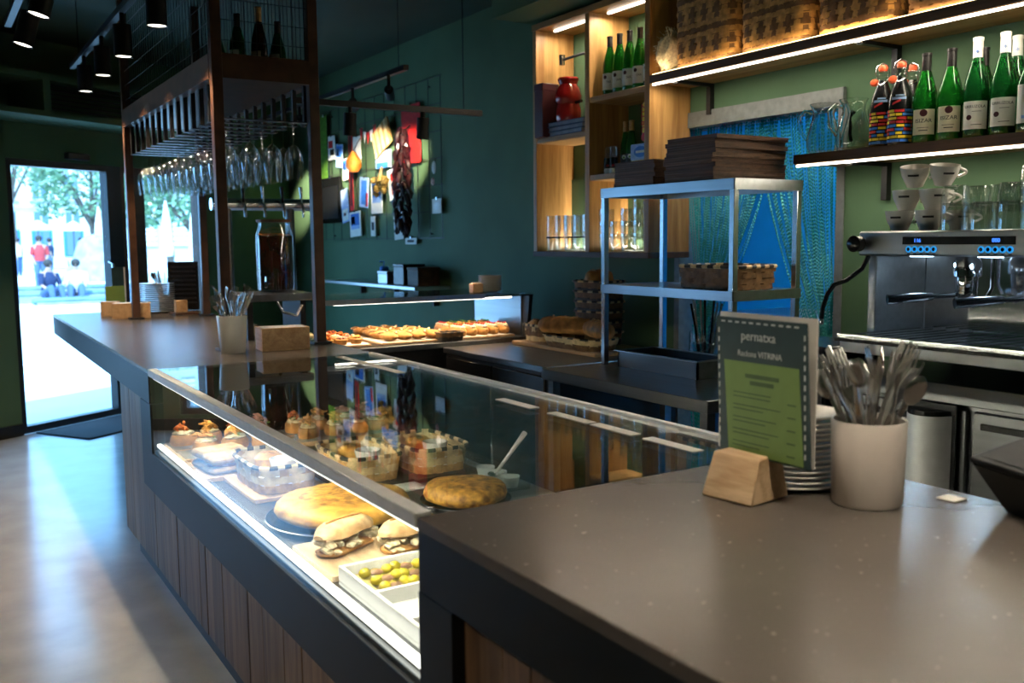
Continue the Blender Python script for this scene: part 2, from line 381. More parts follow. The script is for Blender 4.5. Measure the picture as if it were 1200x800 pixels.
# steel lintel and jambs of the kitchen doorway
b = MB(); b.box(WX-.02, 1.20, 2.0, WX+.14, 2.26, 2.075); b.box(WX-.006, 1.195, 0, WX+.14, 1.235, 2.0); b.box(WX-.006, 2.225, 0, WX+.14, 2.262, 2.0)
struct('door_2', b, mat('greyed_steel_lintel', (.17, .18, .175), .5, .2))

# ------------------------------------------------------------------ bar counter: base, worktops, display case
cb = T('bar_counter', 'long bar base clad in upright walnut planks above a recessed dark plinth', 'counter', (0, 0, 0))
b = MB(); b.box(.05, -2.6, .10, .94, 0, .805); b.box(.05, 0, .10, .94, 2.40, .60); b.box(.05, 2.40, .10, .94, 3.19, .805); b.build('body', 'black', cb, smooth=False)
MB().box(.065, -2.58, 0, .90, 3.13, .10).build('plinth', 'blackmetal', cb, smooth=False)
y = 3.20; rd = random.Random(3)
while y > -1.7:
    wpl = rd.choice((.085, .11, .125, .14)); y0 = y-wpl
    # a plank stops at the dark band under the case, or reaches the worktop beside it
    top = .805 if (y0 > 2.41 or y < -.01) else .60
    MB().box(.022+rd.uniform(0, .003), y0+.0015, .108, .05, y-.0015, top, .0015).build('plank', 'plank', cb)
    y = y0
wt = T('worktop', 'brown-grey stone bar worktop with deep black edge running out past the display case', 'worktop', (0, 0, 0))
MB().prism([(0, 2.402), (.97, 2.402), (1.0, 5.94), (.045, 5.94)], .935, .95).build('slab', 'stone', wt, smooth=False)
MB().prism([(.001, 2.403), (.969, 2.403), (.999, 5.939), (.046, 5.939)], .815, .935).build('edge', 'black', wt, smooth=False)
MB().box(.82, 5.45, 0, .88, 5.51, .815).build('leg', 'blackmetal', wt); MB().box(.82, 4.20, 0, .88, 4.26, .815).build('leg', 'blackmetal', wt)
wt = T('worktop', 'brown-grey speckled stone worktop carrying the menu block and grey cutlery crock', 'worktop', (0, 0, 0))
MB().box(0, -2.6, .925, .965, -.004, .95, .002).build('slab', 'stone', wt, smooth=False)
MB().box(.002, -2.6, .812, .963, -.005, .925).build('edge', 'black', wt, smooth=False)
dc = T('display_case', 'glass-topped refrigerated food display case set into the walnut bar', 'display case', (0, 0, 0))
b = MB(); b.box(0, -.004, .455, .05, 2.40, .615, .001); b.box(0, 2.39, .455, .05, 2.585, .813, .001); b.box(0, -.133, .455, .05, -.004, .811, .001)
b.build('frame', 'black', dc, smooth=False)
MB().box(.03, 0, .605, .95, 2.40, .64).build('deck', 'steel', dc, smooth=False)
b = MB(); b.box(.05, 2.385, .64, .955, 2.40, .942); b.box(.05, 0, .64, .955, .012, .942); b.build('end_panel', 'blackplastic', dc, smooth=False)
gt = MB().box(.0, .002, .944, .955, 2.398, .952).build('glass_top', 'pane', dc, smooth=False)
MB().box(.004, .004, .612, .012, 2.396, .926).build('glass_front', 'pane', dc, smooth=False)
for y0, y1 in ((.012, 1.21), (1.19, 2.385)): MB().box(.944 if y0 < 1 else .936, y0, .645, .949 if y0 < 1 else .941, y1, .94).build('sliding_door', 'pane', dc, smooth=False)
MB().box(.0, .004, .926, .034, 2.396, .955, .002).build('top_rail', 'satin', dc, smooth=False)
MB().box(.94, .004, .938, .962, 2.396, .956, .002).build('rear_rail', 'satin', dc, smooth=False)
MB().box(.012, .006, .612, .028, 2.394, .628, .002).build('lower_rail', 'dksteel', dc, smooth=False)
MB().box(.016, .02, .6405, .036, 2.375, .656, .004).build('light_strip', 'ledcase', dc)
MB().box(.014, .02, .914, .032, 2.375, .926, .002).build('light_tube', 'ledcase', dc)
l = light('case_light', 'AREA', (.06, 1.19, .915), 21, (1, .90, .72), target=(.55, 1.19, .60), shape='RECTANGLE', size=.02, size_y=2.3); l.parent = dc
l.rotation_euler = (0, R(-50), 0)
# white price strips lying along the rear of the glass top
for i, (y0, y1) in enumerate(((1.72, 2.35), (.80, 1.0), (.52, .71), (.33, .505), (.10, .285))):
    MB().box(.765, y0, .9525, .80, y1, .9545, .0005).build('price_strip', 'paper', gt)
# ------------------------------------------------------------------ wooden wall cabinet and shelves
XF = 2.35
ca = T('wall_cabinet', 'open golden oak wall cabinet with four lit bays on the green wall', 'cabinet', (0, 0, 0))
for y0, y1 in ((3.165, 3.20), (2.65, 2.69), (2.155, 2.195)): MB().box(XF, y0, 1.38, WX-.002, y1, 2.64, .002).build('side_panel', 'oak', ca, smooth=False)
MB().box(XF-.004, 2.152, 2.64, WX-.002, 3.203, 2.675, .002).build('top_panel', 'oakh', ca, smooth=False)
MB().box(XF-.004, 2.152, 1.35, WX-.002, 3.203, 1.38, .002).build('bottom_panel', 'dkwood', ca, smooth=False)
for y0, y1, z in ((2.69, 3.165, 2.0), (2.195, 2.65, 2.17), (2.195, 2.65, 1.76)): MB().box(XF+.004, y0, z, WX-.002, y1, z+.03, .002).build('shelf', 'oakh', ca, smooth=False)
MB().box(WX-.02, 2.69, 1.38, WX-.004, 3.165, 1.80).build('back_panel', 'green', ca, smooth=False)
for y0, y1, z in ((2.70, 3.10, 2.628), (2.205, 2.60, 2.628), ): MB().box(2.43, y0, z, 2.445, y1, z+.011, .002).build('light_strip', 'ledc', ca)
for y0, y1 in ((2.70, 3.155), (2.205, 2.64)): MB().box(2.585, y0, 1.381, 2.597, y1, 1.389, .002).build('light_strip', 'ledc', ca)
for y, e in ((2.90, 4), (2.42, 4)):
    l = light('cabinet_light', 'AREA', (2.44, y, 2.62), e, NEUT, shape='RECTANGLE', size=.02, size_y=.38); l.parent = ca
for y, e in ((2.93, 6), (2.42, 6)):
    l = light('cabinet_light', 'AREA', (2.575, y, 1.395), e, (1, .92, .75), shape='RECTANGLE', size=.02, size_y=.4, ); l.rotation_euler = (R(180), 0, 0); l.parent = ca
def shelf(label, y0, y1, z, brackets):
    s = T('wall_shelf', label, 'shelf', (0, 0, 0))
    MB().box(XF, y0, z, WX-.002, y1, z+.04, .002).build('plank', 'oakh', s, smooth=False)
    MB().box(XF-.003, y0, z+.003, XF, y1, z+.04).build('front_edge', 'dkwood', s, smooth=False)
    MB().box(XF+.002, y0+.01, z-.010, XF+.014, y1-.01, z-.0005, .002).build('light_strip', 'ledc', s)
    for y in brackets:
        b = MB(); b.box(WX-.03, y-.013, z-.15, WX-.002, y+.013, z-.001); b.box(XF+.03, y-.013, z-.016, WX-.03, y+.013, z-.001); b.build('bracket', 'blackmetal', s, smooth=False)
        MB().box(XF+.016, y-.013, z-.012, XF+.03, y+.013, z-.001).build('end_clip', 'white', s, smooth=False)
    l = light('shelf_light', 'AREA', (XF+.01, (y0+y1)/2, z-.014), 4.5*(y1-y0), (1, .90, .70), shape='RECTANGLE', size=.02, size_y=(y1-y0)-.1); l.parent = s
    return s
us = shelf('long oak upper wall shelf with a glowing front edge holding woven baskets', -1.4, 2.150, 2.20, (2.0, .95, -.1))
MB().box(XF+.004, -1.39, 2.2405, XF+.012, 2.14, 2.2455, .001).build('light_strip', mat('led_amber_strip', (.9, .8, .6), .4, emit=(1, .72, .36), estr=5), us)
l = light('shelf_uplight', 'AREA', (XF+.006, .4, 2.248), 4, (1, .68, .34), shape='RECTANGLE', size=.012, size_y=3.4); l.rotation_euler = (math.pi, 0, 0); l.parent = us
shelf('oak lower wall shelf with a glowing front edge holding bottles and pitchers', -1.4, 1.236, 1.745, (.98, -.1))

# ------------------------------------------------------------------ bottles
def bottle(name, label, cat, loc, rz, h, r, glass, capm, neck_r, label_m, lz0, lz1, la, group=None, capz=.78, prof=None):
    t = T(name, label, cat, loc, rz, group)
    p = prof or [(0, .002), (r*.9, 0), (r, .008), (r, h*.46), (r*.93, h*.55), (r*.66, h*.68), (neck_r*1.12, h*.80), (neck_r, h*.86), (neck_r, h*.965)]
    MB().lathe(p, 20, cap0=False, cap1=True).build('glass_body', glass, t)
    c = MB(); c.lathe([(neck_r*1.16, h*capz), (neck_r*1.12, h*.86), (neck_r*1.1, h*.96), (neck_r*1.2, h*.965), (neck_r*1.2, h*.995), (neck_r*.8, h)], 14, cap1=True); c.build('foil_cap', capm, t)
    lb = MB(); n = 10; a0 = -la/2
    for i in range(n):
        a, a2 = a0+la*i/n, a0+la*(i+1)/n
        q = lambda a, z: ((r+.0008)*math.sin(a), -(r+.0008)*math.cos(a), z)
        lb.quad(q(a, lz0), q(a2, lz0), q(a2, lz1), q(a, lz1))
    lo = lb.build('paper_label', label_m, t)
    return t, lo
def disc_on(lo, r, x, z, rad, m, name='emblem', sx=1):
    b = MB(); n = 14; vs = []
    for i in range(n):
        a = 2*math.pi*i/n; xx = x+rad*sx*math.cos(a); ang = xx/r
        vs.append(b.bm.verts.new(((r+.0016)*math.sin(ang), -(r+.0016)*math.cos(ang), z+rad*math.sin(a))))
    b.bm.faces.new(vs); return b.build(name, m, lo, smooth=False)
def bar_on(lo, r, x, z, wdt, hgt, m, name='print_line'):
    b = MB(); n = 6
    for i in range(n):
        a, a2 = (x-wdt/2+wdt*i/n)/r, (x-wdt/2+wdt*(i+1)/n)/r; q = lambda a, z: ((r+.0016)*math.sin(a), -(r+.0016)*math.cos(a), z)
        b.quad(q(a, z-hgt/2), q(a2, z-hgt/2), q(a2, z+hgt/2), q(a, z+hgt/2))
    return b.build(name, m, lo, smooth=False)
ZS = 1.785
FC = R(-62)   # bottle fronts turned towards the bar
wh, wr = .325, .0435
def cider(loc, label, group, rz=FC):
    t, lo = bottle('cider_bottle', label, 'bottle', loc, rz, wh, wr, 'bottle', 'blkcap', .0145, 'cream', .03, .12, 1.9, group, .80)
    disc_on(lo, wr, .0, .107, .013, 'maroon'); text('lettering', 'ISIZAR', .019, 'inkdk', lo, at(0, 0, .079), .0004, sx=1.1, wrap=wr+.0012)
    bar_on(lo, wr, 0, .045, .03, .003, 'inkdk'); bar_on(lo, wr, -.002, .055, .04, .0015, 'inkdk')
    return t
g = 'cider bottles on the lower shelf'
for i, (x, y) in enumerate(((2.42, .685), (2.42, .585), (2.51, .52))):
    cider((x, y, ZS), ('green cider bottle with cream label and black foil next to swing-top bottles', 'green cider bottle with cream label and black foil next to white-label bottle', 'green cider bottle mostly hidden behind the white-foil bottles')[i], g)
def whitewine(loc, label):
    t, lo = bottle('wine_bottle', label, 'bottle', loc, FC, .345, .043, 'bottledk', 'paper', .0148, 'paper', .03, .125, 2.0, 'white-foil bottles on the lower shelf', .76)
    text('lettering', 'URRUZOLA', .0135, 'inkdk', lo, at(0, 0, .106), .0004, wrap=.0446)
    disc_on(lo, .043, -.018, .07, .009, 'maroon'); bar_on(lo, .043, .006, .045, .034, .002, 'inkdk'); bar_on(lo, .043, .006, .09, .03, .0015, 'inkdk')
    text('lettering', '*', .03, 'bluep', [c for c in t.children if c.name.startswith('foil')][0], at(0, 0, .29), .0003, wrap=.0178)
    return t
for x, y, lb in ((2.42, .487, 'dark green wine bottle with white label, beside the cream-label cider'), (2.42, .388, 'dark green wine bottle with white label and white foil, second from the cider'),
                 (2.51, .40, 'wine bottle with white foil standing behind the front row of white labels'), (2.50, .31, 'wine bottle with white foil behind the gold-shouldered bottle')): whitewine((x, y, ZS), lb)
t, lo = bottle('wine_bottle', 'gold-shouldered dark bottle with tall white label at the row end', 'bottle', (2.41, .288, ZS), FC, .30, .045, 'bottledk', 'gold', .015, 'paper', .03, .155, 2.0)
bar_on(lo, .045, 0, .05, .05, .010, 'lbluep'); disc_on(lo, .045, 0, .115, .016, 'bluep'); disc_on(lo, .0455, .004, .118, .007, 'redflat')
def swing(loc, label):
    t = T('swing_top_bottle', label, 'bottle', loc, FC, 'swing-top lemonade bottles')
    r = .043; h = .285
    MB().lathe([(0, .002), (r*.92, 0), (r, .006), (r, h*.55), (r*.9, h*.66), (r*.5, h*.82), (r*.36, h*.88)], 20).build('dark_body', 'blackplastic', t)
    MB().lathe([(r*.38, h*.88), (r*.36, h*.95), (r*.42, h*.99), (r*.40, h)], 16).build('glass_neck', 'tumbler', t)
    MB().lathe([(0, h+.002), (.016, h), (.018, h+.012), (.012, h+.022), (0, h+.024)], 14).build('stopper', 'orange', t)
    w_ = MB()
    for sx in (-1, 1): w_.tube([(sx*.017, -.003, h*.93), (sx*.026, -.016, h*.97), (sx*.02, -.012, h+.018), (0, -.008, h+.030)], .0018, 6)
    w_.tube([(-.017, -.004, h*.93), (-.024, -.03, h*.86), (0, -.048, h*.80), (.024, -.03, h*.86), (.017, -.004, h*.93)], .0018, 6)
    w_.build('wire_bail', 'steelv', t)
    MB().lathe([(.0, -.008), (.012, -.006), (.016, 0), (.012, .006), (0, .008)], 12).xf(at(-.024, -.04, h*.84) @ Matrix.Rotation(R(70), 4, 'X')).build('red_washer', 'orange', t)
    bar_on(t, r, 0, .170, .050, .009, 'lbluep'); bar_on(t, r, .004, .180, .030, .006, 'lbluep')
    b = MB()
    for i in range(6):
        a, a2 = -.55+i*.12, -.55+(i+1)*.12; q = lambda a, z: ((r+.001)*math.sin(a), -(r+.001)*math.cos(a), z)
        b.quad(q(a, .146+i*.0022), q(a2, .148+i*.0022), q(a2, .156+i*.0022), q(a, .154+i*.0022))
    b.build('red_swoosh', 'redflat', t)
    rows = {'redflat': [], 'yellowp': [], 'bluep': []}; rd = random.Random(5); keys = list(rows)
    for i in range(9):
        x = -.075+rd.uniform(0, .012)
        while x < .07:
            wl = rd.uniform(.02, .038); rows[keys[(i+rd.randrange(3)) % 3]].append((x, .012+i*.0135, wl)); x += wl+.002
    for kx, it in rows.items():
        b = MB()
        for x, z, wl in it:
            for j in range(4):
                a, a2 = (x+wl*j/4)/r, (x+wl*(j+1)/4)/r; q = lambda a, z: ((r+.001)*math.sin(a), -(r+.001)*math.cos(a), z)
                b.quad(q(a, z), q(a2, z), q(a2, z+.0095), q(a, z+.0095))
        b.build('word_print', kx, t, smooth=False)['kind'] = 'stuff'
swing((2.41, .862, ZS), 'black swing-top bottle with colourful word print beside the glass pitchers')
swing((2.40, .775, ZS), 'black swing-top bottle with colourful word print beside the green ciders')
swing((2.50, .80, ZS), 'black swing-top bottle half hidden behind the two front swing-tops')
# glass pitchers
def pitcher(loc, label, rz):
    t = T('glass_pitcher', label, 'pitcher', loc, rz, 'glass pitchers on the lower shelf')
    MB().lathe(dbl([(0, .004), (.055, .002), (.066, .03), (.068, .06), (.052, .12), (.042, .155), (.047, .185), (.056, .20)], .003), 20).build('glass_body', 'thickglass', t)
    MB().tube([(.044, 0, .17), (.075, 0, .178), (.098, 0, .155), (.092, 0, .10), (.066, 0, .06)], .0075, 8).build('handle', 'thickglass', t)
    MB().lathe([(.0, .002), (.056, .001), (.060, .012), (.03, .016), (0, .016)], 18).build('thick_base', 'wine', t)
pitcher((2.43, 1.155, ZS), 'clear glass pitcher at the free end of the lower shelf', R(120))
pitcher((2.42, 1.0, ZS), 'clear glass pitcher standing right beside the swing-top bottles', R(150))
pitcher((2.545, 1.08, ZS), 'clear glass pitcher behind the other two against the green wall', R(60))

# ------------------------------------------------------------------ woven baskets
def rrect(t, w, d, r=.12):
    """point and outward normal on a superellipse-ish rectangle"""
    a = 2*math.pi*t; c, s = math.cos(a), math.sin(a); n = 5.0
    k = (abs(c)**n+abs(s)**n)**(-1/n)
    return Vector((c*k*w/2, s*k*d/2, 0)), Vector((math.copysign(abs(c)**(n-1), c), math.copysign(abs(s)**(n-1), s), 0)).normalized()
def basket(label, loc, rz, w, d, h, rows, nst, mw, ms, rim=('wickerlt', 'wickerblk'), flare=1.12, group=None, wrap=True, cat='basket'):
    t = T('woven_basket', label, cat, loc, rz, group)
    amp = min(.004, w*.014); K = nst*4
    def pt(u, z, off):
        f = 1+(flare-1)*z/h; p, n = rrect(u, w, d); return p*f+n*off+Vector((0, 0, z))
    rh = h/rows
    for i in range(rows):
        b = MB(); A = []; B = []
        for j in range(K):
            off = amp*math.sin(j/K*nst*math.pi+math.pi*(i % 2))
            A.append(b.bm.verts.new(pt(j/K, i*rh+.002, off))); B.append(b.bm.verts.new(pt(j/K, (i+1)*rh-.001, off)))
        for j in range(K): b.bm.faces.new((A[j], A[(j+1) % K], B[(j+1) % K], B[j]))
        b.build('weaver_strip', mw if i % 3 else ms, t)
    for s in range(nst):
        b = MB(); rows_v = []
        wd = .36/nst
        for i in range(rows+1):
            z = min(h, i*rh); off = amp*.9*(1 if (i+s) % 2 else -1)
            rows_v.append((b.bm.verts.new(pt((s+.5)/nst-wd, z, off)), b.bm.verts.new(pt((s+.5)/nst+wd, z, off))))
        for a, c in zip(rows_v[:-1], rows_v[1:]): b.bm.faces.new((a[0], a[1], c[1], c[0]))
        b.build('stave', ms if s % 2 else mw, t)
    b = MB(); n = 40; vs = [b.bm.verts.new(pt(j/n, .003, -.002)) for j in range(n)]; b.bm.faces.new(vs); b.build('base', ms, t)
    for kk in range(2):
        b = MB(); m = nst*2
        for s in range(m):
            if s % 2 != kk: continue
            pts = [pt((s+q/3)/m, h+.001, .001) for q in range(4)]; b.tube(pts, min(.010, h*.09), 6)
        b.build('rim_wrap', rim[kk], t)['kind'] = 'stuff'
    return t
g = 'woven baskets on the upper shelf'
ZU = 2.24
basket('tall golden woven basket next to the pale straw bundle on the upper shelf', (2.46, 1.805, ZU), 0, .20, .39, .36, 15, 34, 'wicker', 'wickerdk', flare=1.04, group=g)
basket('tall golden woven basket, second along the upper shelf from the straw bundle', (2.46, 1.385, ZU), 0, .20, .38, .36, 15, 34, 'wicker', 'wickerdk', flare=1.04, group=g)
basket('dark woven basket, third along the upper shelf from the straw bundle', (2.46, .975, ZU), 0, .20, .36, .34, 15, 34, 'wickerdk', 'wicker', flare=1.04, group=g)
basket('dark woven basket, fourth along the upper shelf from the straw bundle', (2.46, .56, ZU), 0, .20, .38, .34, 15, 34, 'wickerdk', 'wickerdk', flare=1.04, group=g)
# straw bundle: a ball of pale fibres
t = T('straw_bundle', 'fluffy pale straw bundle between the oak cabinet and the first tall basket', 'straw', (2.44, 2.09, ZU))
MB().blob((0, 0, .10), .095, .10, 3, 4, (.9, .62, 1.05)).build('core', 'wool', t)
b = MB(); rd = random.Random(2)
for i in range(260):
    a, e = rd.uniform(0, 6.28), rd.uniform(-.9, 1.5); u = Vector((math.cos(a)*math.cos(e)*.9, math.sin(a)*math.cos(e)*.62, math.sin(e)*1.05))
    p = Vector((0, 0, .10))+u*.09; q = p+u*rd.uniform(.01, .03)+Vector((rd.uniform(-.02, .02), rd.uniform(-.015, .015), rd.uniform(-.02, .02)))
    if q.z < .004 or abs(q.y) > .055: continue
    b.tube([p, q], .0014, 3)
f_ = b.build('fibres', 'wool', t); f_['kind'] = 'stuff'
# ------------------------------------------------------------------ things in the oak cabinet
g = 'green bottles in the cabinet'
lbs = ['green long-necked bottle with white label, beside the cabinet divider', 'green long-necked bottle with white label, second from the cabinet divider', 'green long-necked bottle with white label, in the middle of the cabinet row',
       'green long-necked bottle with white label, fourth from the cabinet divider', 'green long-necked bottle with white label, beside the cabinet end panel']
for i in range(5):
    t, lo = bottle('cider_bottle', lbs[i], 'bottle', (2.43, 2.575-i*.083, 2.20), R(-60), .31, .038, 'bottle', 'blkcap', .0135, 'paper', .03, .115, 2.0, g, .82)
    disc_on(lo, .038, -.012, .095, .010, 'maroon'); text('lettering', 'IZAR', .017, 'inkdk', lo, at(.004, 0, .07), .0003, wrap=.0392)
# coffee-grinder style red jar, crank and boards
t = T('red_jar', 'glossy red two-part ceramic jar on a stack of blue boards', 'jar', (2.43, 2.955, 2.108))
MB().lathe([(0, .002), (.066, 0), (.072, .01), (.074, .06), (.066, .095)], 24).build('lower_pot', 'red', t)
MB().lathe([(.060, .097), (.074, .112), (.078, .14), (.066, .185), (.052, .205), (.056, .222), (0, .226)], 24).build('upper_pot', 'red', t)
MB().lathe([(.055, .222), (.062, .232), (.058, .242), (.02, .246), (0, .246)], 18).build('lid', 'red', t)
MB().tube([(.0, -.07, .10), (0, -.10, .10), (0, -.125, .102)], .009, 8).build('handle', 'blackplastic', t)
MB().tube([(.0, .058, .225), (0, .07, .25)], .008, 8).build('knob', 'red', t)
for i in range(3):
    t = T('serving_board', ('dark blue bound book at the bottom of the stack under the red jar', 'dark blue bound book in the middle of the stack under the red jar', 'dark blue bound book on top of the stack under the red jar')[i], 'book', (2.44, 2.885, 2.0305+i*.0255), R(2*(i-1)), 'books under the red jar')
    MB().box(-.085, -.165, 0, .095, .165, .003).build('cover', 'kitchendk', t); MB().box(-.085, -.165, .021, .095, .165, .024).build('cover', 'kitchendk', t)
    MB().box(-.08, -.16, .003, .09, .16, .021).build('pages', mat('grey_page_block', (.22, .24, .30), .7), t)
t = T('gift_box', 'maroon upright box at the outer side of the cabinet bay beside the red jar', 'box', (2.40, 3.112, 2.031))
MB().box(-.07, -.043, 0, .09, .043, .30, .004).build('carton', 'maroon', t); MB().box(-.072, -.045, .26, .092, .045, .303, .004).build('lid', 'maroon', t)
t = T('jointed_bracket', 'black jointed arm with steel end fixed inside the upper cabinet bay', 'arm', (2.47, 2.722, 2.031))
MB().tube([(0, -.012, .12), (0, -.012, .28), (0, -.01, .445)], .010).build('upright', 'blackmetal', t)
MB().tube([(0, -.01, .445), (-.02, .15, .438), (-.03, .30, .43)], .008).build('reach_arm', 'blackmetal', t)
MB().lathe([(0, -.03), (.016, -.028), (.018, .028), (0, .03)], 12, (-.03, .31, .43)).build('end_cap', 'steelv', t)
MB().blob((0, -.008, .13), .018, .02, 2).build('clamp_knob', 'dksteel', t)
# small jars, dark bottles, tins
for i, y in enumerate((2.565, 2.515)):
    t = T('spice_mill', ('clear-topped black spice jar beside the cabinet divider', 'clear-topped black spice jar beside the gold-capped bottles')[i], 'jar', (2.41, y, 1.79), 0, 'spice jars')
    MB().lathe([(0, .001), (.021, 0), (.021, .03)], 14).build('white_base', 'paper', t); MB().lathe([(.0215, .03), (.0215, .085)], 14).build('label_band', 'blackplastic', t); MB().lathe([(.021, .085), (.020, .13), (.016, .145), (0, .147)], 14).build('clear_cap', 'tumbler', t)
    disc_on([c for c in t.children if c.name.startswith('label')][0], .0215, -.016, .045, .006, 'redflat')
for i, (x, y) in enumerate(((2.46, 2.475), (2.45, 2.415), (2.53, 2.385))):
    t, lo = bottle('beer_bottle', ('dark green gold-capped bottle beside the spice jars', 'dark green gold-capped bottle beside the blue carton', 'dark green gold-capped bottle behind the other two')[i], 'bottle', (x, y, 1.79), R(-60), .27, .029, 'bottledk', 'gold', .0125, 'inkdk', .03, .10, 2.2, 'gold-capped bottles', .80)
    disc_on(lo, .029, 0, .085, .011, 'paper'); disc_on(lo, .0293, 0, .082, .006, 'green_leaf')
def carton(name, label, loc, dims, m, rz=0):
    t = T(name, label, 'tin', loc, rz); MB().box(-dims[0]/2, -dims[1]/2, 0, dims[0]/2, dims[1]/2, dims[2], .006).build('tin_body', m, t); return t
t = carton('food_tin', 'yellow and red printed tin lying under the blue tin', (2.46, 2.275, 1.79), (.14, .16, .055), 'yellowp')
text('lettering', 'ORTIZ', .04, 'redflat', t, at(-.0706, 0, .027) @ FACE_NX)
t = carton('food_tin', 'light blue tin with oval badge lying on the yellow tin', (2.46, 2.275, 1.845), (.14, .16, .082), 'lbluep')
b = MB(); b.lathe([(.028, 0), (.028, .001), (0, .0012)], 22, sx=1.8).xf(at(-.0704, -.004, .041) @ FACE_NX); b.build('badge_ring', 'bluep', t)
b = MB(); b.box(-.035, -.006, .001, .035, .006, .0016).xf(at(-.0704, -.004, .041) @ FACE_NX); b.build('badge_band', 'paper', t)
t = T('food_tin', 'tall yellow and blue rounded tin standing upright on the blue tin', 'tin', (2.46, 2.245, 1.927))
b = MB(); b.box(-.055, -.05, 0, .055, .05, .215, .02); b.build('tin_body', 'yellowp', t)
b = MB(); b.box(-.056, -.052, .01, .05, -.02, .205, .008); b.build('blue_edge', 'lbluep', t)
text('lettering', 'ORTIZ', .052, 'redflat', t, at(-.0556, .018, .12) @ FACE_NX @ Matrix.Rotation(R(90), 4, 'Z'))
b = MB(); b.lathe([(.02, 0), (.02, .001), (0, .0012)], 16, sx=1.1).xf(at(-.0556, .016, .03) @ FACE_NX); b.build('badge', 'redflat', t)
# drinking glasses in the lower bays
def tumbler_proto(name, r, h, label, cat, loc, group, band=False):
    t = T(name, label, cat, loc, 0, group)
    MB().lathe(dbl([(0, .004), (r*.86, .001), (r*.9, .012), (r, h*.5), (r, h)]), 18).build('glass_wall', 'tumbler', t)
    MB().lathe([(0, .001), (r*.84, .001), (r*.86, .010), (0, .014)], 16).build('thick_base', 'wine', t)
    if band: MB().lathe([(r*1.005, h*.37), (r*1.005, h*.41)], 18).build('printed_band', 'inkdk', t)
    return t
g = 'tall glasses in the cabinet'
p = tumbler_proto('tall_glass', .040, .205, 'tall clear beer glass with dark printed band in the lower cabinet bay', 'glass', (2.42, 3.10, 1.38), g, True)
for x, y in ((2.42, 3.01), (2.42, 2.92), (2.42, 2.83), (2.42, 2.745), (2.52, 3.06), (2.52, 2.97), (2.52, 2.88), (2.52, 2.79)): copy_tree(p, (x, y, 1.38))
g = 'stacked tumblers in the cabinet'
p = tumbler_proto('stacking_tumbler', .042, .095, 'small clear tumbler stacked in the lower cabinet bay behind the steel rack', 'glass', (2.42, 2.59, 1.38), g)
for x, y, n in ((2.42, 2.59, 3), (2.42, 2.49, 2), (2.42, 2.40, 3), (2.43, 2.31, 4), (2.43, 2.23, 4), (2.53, 2.54, 3), (2.53, 2.44, 3), (2.53, 2.26, 4)):
    for i in range(n):
        if (x, y, i) == (2.42, 2.59, 0): continue
        copy_tree(p, (x, y, 1.38+i*.066))

# ------------------------------------------------------------------ kitchen tables, rack, bread
pt = T('prep_table', 'stainless steel prep table in front of the kitchen doorway under the steel rack', 'table', (0, 0, 0))
MB().box(1.70, 1.04, .80, 2.46, 2.15, .85, .003).build('table_top', 'dksteel', pt, smooth=False)
for x, y in ((1.74, 1.08), (1.74, 2.10), (2.42, 1.08), (2.42, 2.10)): MB().box(x-.02, y-.02, 0, x+.02, y+.02, .80).build('leg', 'dksteel', pt)
MB().box(1.72, 1.06, .22, 2.44, 2.13, .25).build('lower_shelf', 'dksteel', pt, smooth=False)
pc = T('counter_fridge', 'dark low fridge counter with oval handle carrying the bread', 'fridge', (0, 0, 0))
MB().box(1.76, 2.17, .06, 2.55, 3.20, .82).build('body', 'blackmetal', pc, smooth=False); MB().box(1.74, 2.165, .82, 2.56, 3.21, .85, .003).build('worktop', 'dksteel', pc, smooth=False)
for y0, y1 in ((2.19, 2.67), (2.69, 3.18)):
    d_ = MB().box(1.742, y0, .10, 1.76, y1, .80, .004).build('door', 'blackplastic', pc)
    MB().lathe([(.0, 0), (.022, .0), (.022, .02), (.012, .026), (0, .027)], 16, sx=1, sy=2.0).xf(at(1.742, y1-.12, .69) @ Matrix.Rotation(R(-90), 4, 'Y')).build('handle', 'blackplastic', d_)
for x in (1.80, 2.5):
    for y in (2.22, 3.15): MB().lathe([(.02, 0), (.02, .06)], 10, (x, y, 0), True, True).build('foot', 'blackplastic', pc)
rk = T('steel_rack', 'two-tier stainless steel rack standing on the prep table', 'rack', (0, 0, 0))
X0, X1, Y0, Y1 = 2.025, 2.386, 1.245, 2.085
for x in (X0, X1):
    for y in (Y0, Y1): MB().box(x-.0135, y-.0135, .851, x+.0135, y+.0135, 1.682, .002).build('post', 'steelv', rk)
for z0, z1 in ((1.640, 1.684), (1.195, 1.235)):
    b = MB(); b.box(X0-.016, Y0-.016, z0, X0-.012, Y1+.016, z1); b.box(X1+.012, Y0-.016, z0, X1+.016, Y1+.016, z1); b.box(X0-.016, Y0-.016, z0, X1+.016, Y0-.012, z1); b.box(X0-.016, Y1+.012, z0, X1+.016, Y1+.016, z1)
    b.build('shelf_rim', 'steel', rk, smooth=False)
    MB().box(X0-.012, Y0-.012, z1-.006, X1+.012, Y1+.012, z1-.002).build('shelf_sheet', 'steel', rk, smooth=False)
